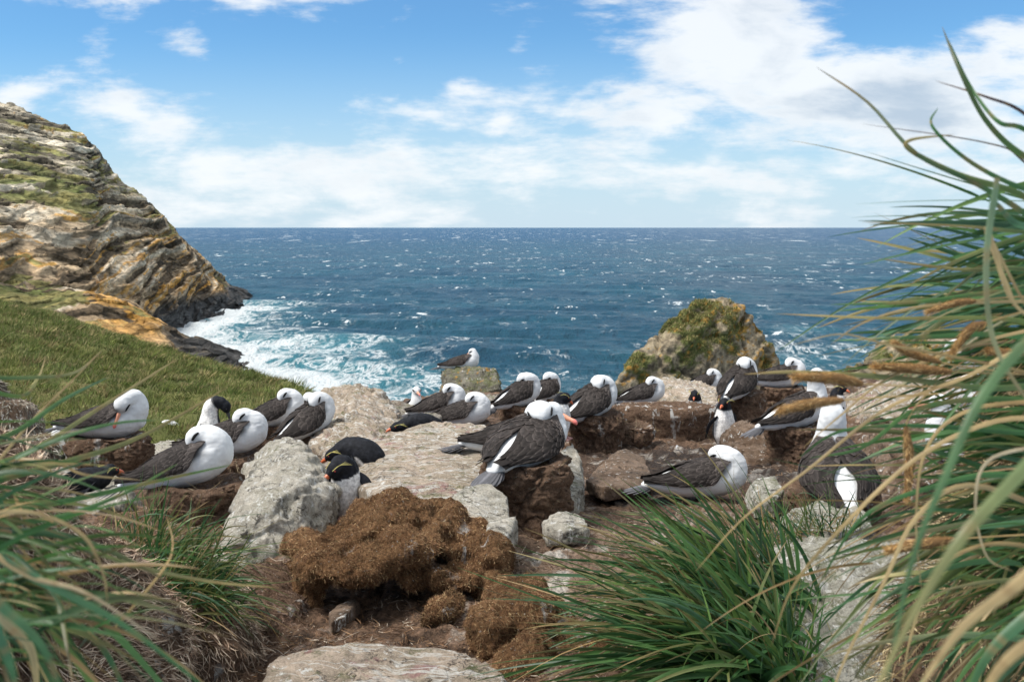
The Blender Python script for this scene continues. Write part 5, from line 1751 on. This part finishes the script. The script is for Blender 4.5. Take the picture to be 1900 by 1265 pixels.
# blurred left foreground tussock
rts = [(-120, 960, 1.0, 0.04), (-60, 1050, 0.95, 0.04), (-150, 880, 1.05, 0.04), (-50, 1150, 0.9, 0.04)]
G1, G2, G3 = (0.065, 0.165, 0.05), (0.11, 0.21, 0.055), (0.075, 0.17, 0.085)
D1, D2 = (0.42, 0.29, 0.12), (0.50, 0.36, 0.17)
hero = [
    path_blade([(-60, 880, 1.25), (60, 835, 1.3), (180, 760, 1.4), (330, 665, 1.5)], 12, G2, D2, 1),
    path_blade([(-60, 960, 1.2), (120, 930, 1.25), (280, 895, 1.35), (430, 862, 1.5)], 13, G1, G2, 2),
    path_blade([(-60, 905, 1.15), (110, 860, 1.2), (260, 810, 1.3), (420, 720, 1.45)], 13, G1, D1, 3),
    path_blade([(-60, 700, 1.2), (60, 700, 1.25), (140, 690, 1.3), (190, 650, 1.4)], 8, G1, D2, 4),
    path_blade([(-60, 975, 1.05), (100, 960, 1.1), (230, 915, 1.2), (330, 860, 1.3)], 12, G1, G2, 5),
    path_blade([(-60, 830, 1.1), (30, 800, 1.15), (120, 740, 1.2), (200, 700, 1.3)], 12, G2, G3, 6),
    path_blade([(-40, 720, 1.3), (40, 735, 1.35), (70, 700, 1.4), (85, 660, 1.5)], 9, G1, D1, 7),
    path_blade([(-60, 1000, 1.0), (120, 1010, 1.05), (250, 1050, 1.05), (400, 1080, 1.1), (520, 1090, 1.2)], 12, G1, D2, 8),
    path_blade([(-50, 1010, 0.7), (80, 1080, 0.7), (230, 1160, 0.7), (400, 1290, 0.7)], 20, G3, G1, 9),
    path_blade([(-50, 1060, 0.55), (0, 1120, 0.55), (80, 1200, 0.55), (130, 1330, 0.55)], 26, G3, G1, 10),
    path_blade([(-60, 1100, 0.5), (-10, 1160, 0.5), (20, 1230, 0.5), (40, 1330, 0.5)], 30, (0.07, 0.18, 0.10), G1, 11),
    path_blade([(40, 1060, 1.0), (100, 1120, 1.0), (190, 1200, 1.0), (250, 1320, 1.0)], 22, G3, G1, 12),
    path_blade([(-40, 930, 1.2), (60, 930, 1.25), (170, 940, 1.3), (300, 985, 1.35)], 10, G2, D1, 13),
]
herod = [
    path_blade([(-60, 960, .8), (50, 950, .8), (150, 990, .8), (190, 1060, .8), (200, 1120, .8)], 10, D2, D1, 21),
    path_blade([(-40, 1010, 0.7), (60, 1070, 0.7), (160, 1100, 0.7), (300, 1190, .7)], 12, D2, (0.5, 0.42, 0.3), 22),
    path_blade([(30, 850, 1.2), (110, 860, 1.2), (160, 880, 1.25), (260, 890, 1.3)], 9, D1, D2, 23),
    path_blade([(-40, 900, 1.2), (60, 780, 1.25), (120, 720, 1.3), (185, 655, 1.35)], 6, D2, D2, 24),
    path_blade([(-40, 1080, 0.8), (10, 1150, 0.8), (60, 1210, 0.8), (70, 1330, 0.8)], 26, (0.4, 0.36, 0.2), D1, 25),
    path_blade([(200, 1180, 1.0), (300, 1060, 1.05), (320, 1010, 1.1), (310, 960, 1.15)], 6, D1, D2, 26),
]
tussock("out-of-focus tussock blades reaching in from the lower left corner", at(-150, 1150, 1.5), hero + [
    fan(80, rts, [(0.85, 0.1, 0.3), (0.8, 0.1, 0.5), (0.95, 0, 0.1)], 0.14, (0.08, 0.20), 0.0075, (0.15, 0.6), GREEN, DRY, 81, 12),
    fan(80, rts, [(0.6, -0.3, 0.1), (0.5, -0.2, -0.4), (0.3, -0.4, 0.2)], 0.25, (0.08, 0.19), 0.007, (0.3, 0.8), GREEN, DRY, 82, 12)],
    herod + [fan(60, rts, [(0.7, 0, 0.2), (0.5, -0.2, -0.3)], 0.25, (0.09, 0.2), 0.0045, (0.2, 0.8), DRY, DRY, 83, 12)])

# the huge right-hand tussock
rts = [(2010, 640, 1.7, 0.06), (2050, 760, 1.7, 0.07), (2030, 880, 1.6, 0.07), (2080, 980, 1.5, 0.07), (2000, 560, 1.8, 0.05)]
hero = [
    path_blade([(2000, 480, 1.2), (1900, 395, 1.2), (1810, 340, 1.2), (1700, 285, 1.2), (1610, 190, 1.25), (1515, 125, 1.3)], 12, G1, (0.10, 0.10, 0.06), 31),
    path_blade([(2000, 330, 1.2), (1900, 290, 1.2), (1830, 225, 1.2), (1780, 130, 1.2), (1748, 50, 1.25)], 13, G2, (0.08, 0.08, 0.05), 32),
    path_blade([(2000, 300, 1.15), (1900, 240, 1.15), (1850, 225, 1.15), (1800, 160, 1.2), (1760, 75, 1.2)], 11, G1, G1, 33),
    path_blade([(1990, 420, 1.2), (1890, 360, 1.2), (1780, 325, 1.2), (1690, 280, 1.2), (1690, 260, 1.2), (1770, 250, 1.2)], 14, G2, D1, 34),
    path_blade([(2000, 370, 1.2), (1900, 350, 1.2), (1800, 300, 1.2), (1730, 235, 1.2), (1740, 200, 1.22)], 11, G1, G1, 35),
    path_blade([(2010, 420, 1.3), (1900, 300, 1.3), (1830, 265, 1.3), (1600, 230, 1.35)], 5, (0.12, 0.10, 0.05), (0.08, 0.05, 0.05), 36),
    path_blade([(2000, 300, 1.2), (1900, 210, 1.2), (1830, 180, 1.2), (1735, 150, 1.25)], 8, (0.09, 0.05, 0.04), (0.07, 0.05, 0.05), 37),
    path_blade([(2000, 440, 1.2), (1890, 430, 1.2), (1780, 420, 1.2), (1600, 412, 1.25)], 9, G1, D1, 38),
    path_blade([(2000, 400, 1.15), (1900, 420, 1.1), (1850, 380, 1.1), (1830, 360, 1.1)], 15, G3, G3, 39),
    path_blade([(2000, 530, 1.4), (1900, 500, 1.4), (1780, 500, 1.4), (1630, 480, 1.45)], 11, G1, D1, 40),
    path_blade([(2000, 560, 1.4), (1880, 540, 1.4), (1700, 560, 1.4), (1540, 565, 1.45)], 12, G1, G2, 41),
    path_blade([(1990, 610, 1.4), (1850, 590, 1.4), (1650, 590, 1.4), (1440, 582, 1.45)], 11, G2, D1, 42),
    path_blade([(1990, 640, 1.4), (1850, 620, 1.4), (1700, 625, 1.4), (1540, 632, 1.45)], 13, G1, G1, 43),
    path_blade([(2000, 700, 1.3), (1850, 720, 1.3), (1650, 700, 1.3), (1480, 690, 1.3), (1380, 694, 1.35)], 14, G1, D1, 44),
    path_blade([(2000, 760, 1.3), (1850, 740, 1.3), (1700, 760, 1.3), (1600, 830, 1.3), (1500, 850, 1.35)], 13, G2, G1, 45),
    path_blade([(2000, 810, 1.3), (1850, 800, 1.3), (1700, 790, 1.3), (1560, 800, 1.3), (1480, 850, 1.35)], 12, G1, G1, 46),
    path_blade([(1990, 900, 1.2), (1850, 880, 1.2), (1740, 900, 1.2), (1600, 960, 1.2), (1510, 1100, 1.25)], 14, G1, G1, 47),
    path_blade([(2000, 560, 0.6), (1900, 640, 0.58), (1820, 740, 0.56), (1760, 870, 0.55), (1690, 1050, 0.55), (1640, 1300, 0.55)], 23, (0.11, 0.20, 0.085), (0.09, 0.17, 0.07), 48),
    path_blade([(2000, 760, 0.55), (1890, 880, 0.52), (1790, 990, 0.5), (1700, 1130, 0.5), (1600, 1330, 0.5)], 29, (0.13, 0.20, 0.08), (0.40, 0.34, 0.14), 49),
    path_blade([(2000, 1080, 0.8), (1900, 1150, 0.8), (1830, 1220, 0.8), (1780, 1330, 0.8)], 30, G3, G1, 50),
    path_blade([(1850, 330, 0.9), (1830, 480, 0.9), (1840, 620, 0.9), (1890, 720, 0.9), (1960, 800, 0.9)], 13, (0.14, 0.23, 0.13), D2, 51),
]
hd = [
    path_blade([(2000, 700, 1.2), (1900, 650, 1.2), (1790, 700, 1.2), (1640, 760, 1.2), (1500, 870, 1.2), (1380, 960, 1.2), (1290, 1060, 1.2)], 9, D2, D1, 61),
    path_blade([(1990, 780, 1.0), (1850, 780, 1.0), (1700, 850, 1.0), (1560, 980, 1.0), (1470, 1090, 1.05), (1430, 1200, 1.1)], 10, D2, D1, 62),
    path_blade([(1880, 560, 1.0), (1830, 430, 1.0), (1900, 560, 1.0), (1940, 600, 1.0)], 8, D2, D2, 63),
    path_blade([(1990, 1000, 0.5), (1880, 1090, 0.5), (1780, 1170, 0.5), (1690, 1300, 0.5)], 30, D2, D2, 64),
    path_blade([(2000, 1160, 0.5), (1900, 1200, 0.5), (1840, 1260, 0.5), (1820, 1330, 0.5)], 28, D2, D1, 65),
    path_blade([(1980, 820, 0.95), (1840, 850, 0.95), (1810, 930, 0.95), (1830, 1030, 0.95), (1880, 1060, 0.95)], 7, (0.5, 0.42, 0.28), D2, 66),
    path_blade([(1960, 740, 1.1), (1800, 760, 1.1), (1720, 830, 1.1), (1700, 960, 1.1), (1710, 1100, 1.1)], 8, D1, D2, 67),
    path_blade([(1960, 600, 1.3), (1800, 640, 1.3), (1650, 700, 1.3), (1560, 770, 1.3), (1490, 830, 1.3)], 7, D2, D1, 68),
    path_blade([(1960, 560, 1.3), (1850, 560, 1.3), (1700, 570, 1.3), (1600, 600, 1.3), (1540, 640, 1.3)], 7, D2, D1, 69),
    path_blade([(1980, 960, 1.0), (1800, 900, 1.0), (1700, 960, 1.0), (1640, 1080, 1.0), (1560, 1240, 1.0), (1540, 1320, 1.0)], 11, D2, D2, 70),
    path_blade([(1960, 1020, 1.1), (1830, 1010, 1.1), (1740, 1060, 1.1), (1690, 1180, 1.1), (1670, 1300, 1.1)], 9, D1, D2, 71),
    path_blade([(1950, 700, 1.2), (1760, 660, 1.2), (1650, 640, 1.2), (1560, 620, 1.2), (1470, 640, 1.2)], 6, D1, D2, 72),
    path_blade([(1830, 420, 0.95), (1850, 480, 0.95), (1880, 560, 0.95), (1950, 620, 0.95)], 12, D2, D2, 73),
]
big = tussock("huge tussock with brown seed heads leaning in from the right edge", at(2050, 1100, 1.8), hero + [
    fan(270, rts, [(-0.9, 0.1, 0.1), (-0.95, 0, -0.05), (-0.85, 0.1, 0.3), (-0.8, 0.2, 0.0)], 0.13, (0.14, 0.40), 0.0130, (0.05, 0.4), GREEN, DRY, 91, 14),
    fan(60, [(2000, 520, 1.5, 0.05), (2000, 420, 1.5, 0.04)], [(-0.8, 0, 0.2), (-0.9, 0, -0.1)], 0.13, (0.15, 0.36), 0.009, (0.05, 0.4), GREEN, DRY, 92, 12),
    fan(150, [(2030, 1000, 1.5, 0.08), (2000, 1120, 1.4, 0.08)], [(-0.8, -0.1, -0.1), (-0.7, -0.2, -0.5), (-0.8, 0, 0.2)], 0.2, (0.15, 0.36), 0.011, (0.1, 0.6), GREEN + OLIVE, DRY, 93, 12)],
    hd + [fan(75, rts, [(-0.9, 0, 0.0), (-0.85, 0, 0.2), (-0.8, 0, -0.3)], 0.18, (0.15, 0.42), 0.0055, (0.1, 0.6), DRY, DRY, 94, 12),
          fan(60, [(2030, 1000, 1.5, 0.1), (2000, 1150, 1.5, 0.1)], [(-0.8, 0, -0.3), (-0.6, -0.1, -0.8)], 0.3, (0.15, 0.36), 0.005, (0.1, 0.6), DRY, DRY, 95, 12)])


def seed_head(pts, wpx, parent, seed):
    P = spline([at(*q) for q in pts], 22)
    d = np.mean([q[2] for q in pts])
    rr = wpx / F * d / 2
    t = np.linspace(0, 1, 22)
    r_ = rr * np.clip(np.sin(np.pi * (0.06 + 0.9 * t)), 0.08, 1) ** 0.5
    V, Fc = tube(P, r_ * 0.8, 10)
    me = mesh_np("s", V, Fc)
    r = np.random.default_rng(seed)
    n = 2600
    Pp, N = tri_sample(me, n, seed)
    ax = unit(P[-1] - P[0])
    D = unit(N * 0.7 + ax * 0.9 + 0.35 * r.normal(size=(n, 3)))
    cl = pick([(0.52, 0.31, 0.12), (0.32, 0.17, 0.06), (0.64, 0.43, 0.20)], n, seed)
    s = ribbons(Pp, D, np.full(n, rr * 1.5), np.full(n, rr * 0.13), 0.1 * r.normal(size=(n, 3)), cl, cl * 1.2, 3, seed)
    b = np.array(parent.location)
    core = (V - b, Fc, np.tile(np.array([0.16, 0.09, 0.04]), (len(V), 1)))
    Vj, Fj, Cj = cat_mesh([core, (s[0] - b, s[1], s[2])])
    stem = path_blade([(2 * pts[0][0] - pts[-1][0] + 60, pts[0][1] + (pts[0][1] - pts[-1][1]) * 0.6, pts[0][2]), pts[0], pts[-1]], 4, D1, D1, seed, 0.3, 12)
    o = link("seed_head", mesh_np("seed_head", Vj, Fj, np.clip(Cj, 0, 1)), M["fibre"], parent)
    link("stem", mesh_np("stem", stem[0] - b, stem[1], stem[2]), M["grass"], o)


for k, (pts, wd) in enumerate([
    ([(1600, 712, 1.2), (1550, 702, 1.2), (1478, 700, 1.2)], 27),
    ([(1565, 742, 1.15), (1510, 748, 1.15), (1448, 762, 1.15)], 24),
    ([(1745, 672, 1.25), (1690, 655, 1.25), (1660, 636, 1.25)], 20),
    ([(1765, 690, 1.3), (1700, 684, 1.3), (1625, 680, 1.3)], 24),
    ([(1810, 558, 1.3), (1775, 562, 1.3), (1722, 578, 1.3)], 17),
    ([(1905, 655, 1.3), (1870, 655, 1.3), (1835, 650, 1.3)], 20),
    ([(1680, 790, 1.3), (1688, 850, 1.3), (1682, 925, 1.3)], 20),
    ([(1770, 1000, 1.3), (1700, 1010, 1.3), (1650, 1020, 1.3)], 26),
    ([(1830, 600, 1.3), (1800, 610, 1.3), (1765, 660, 1.3)], 20),
]):
    seed_head(pts, wd, big, 500 + k)


# ------------------------------------------------------------------ loose fibres and twigs over the mud
def litter():
    def mk(C, N):
        return (C[:, 1] < 10.5) * (C[:, 1] > 2.6) * (np.abs(C[:, 0]) < 0.56 * C[:, 1]) / np.clip(C[:, 1], 1, 99) ** 2.2
    n = 60000
    P, N = tri_sample(GROUND, n, 77, mk)
    r = np.random.default_rng(78)
    D = unit(r.normal(size=(n, 3)) * np.array([1, 1, 0.25]) + N * 0.15)
    cl = pick([(0.20, 0.115, 0.062), (0.06, 0.035, 0.022), (0.30, 0.19, 0.11), (0.10, 0.055, 0.032), (0.50, 0.42, 0.33)], n, 79)
    L = 0.015 + 0.055 * r.random(n) ** 2.5
    s = ribbons(P + N * 0.003, D, L, 0.0022 + 0.0022 * r.random(n), 0.3 * r.normal(size=(n, 3)) * np.array([1, 1, 0.3]), cl, cl, 3, 80)
    o = link("litter", mesh_np("litter", s[0], s[1], s[2]), M["fibre"], recenter=False)
    tag(o, "loose brown roots and straw scattered over the mud", "plant litter", kind="stuff")


litter()


def feather(label, px, py, d, rot, L=0.07):
    base = at(px, py, d)
    t = np.linspace(0, 1, 9)
    P = np.stack([t * L * math.cos(rot), t * L * math.sin(rot) * 0.6, 0.012 + 0.02 * np.sin(t * 2.6)], 1)
    wd = 0.007 * np.sin(np.pi * np.clip(t * 0.9 + 0.06, 0, 1)) ** 0.7
    S = unit(np.array([-math.sin(rot), math.cos(rot) * 0.5, 0.7]))
    V = np.stack([P - S * wd[:, None], P + np.array([0, 0, 0.002]), P + S * wd[:, None]], 1).reshape(-1, 3) + base
    o = link("feather", mesh_np("feather", V, grid_faces(9, 3), np.full((27, 3), 0.6)), M["white"])
    tag(o, label, "feather", "loose white feathers on the mud")


feather("white feather lying in the wet hollow, left of two", 1254, 835, 7.6, 1.2)
feather("white feather lying in the wet hollow, right of two", 1268, 843, 7.4, 2.6)
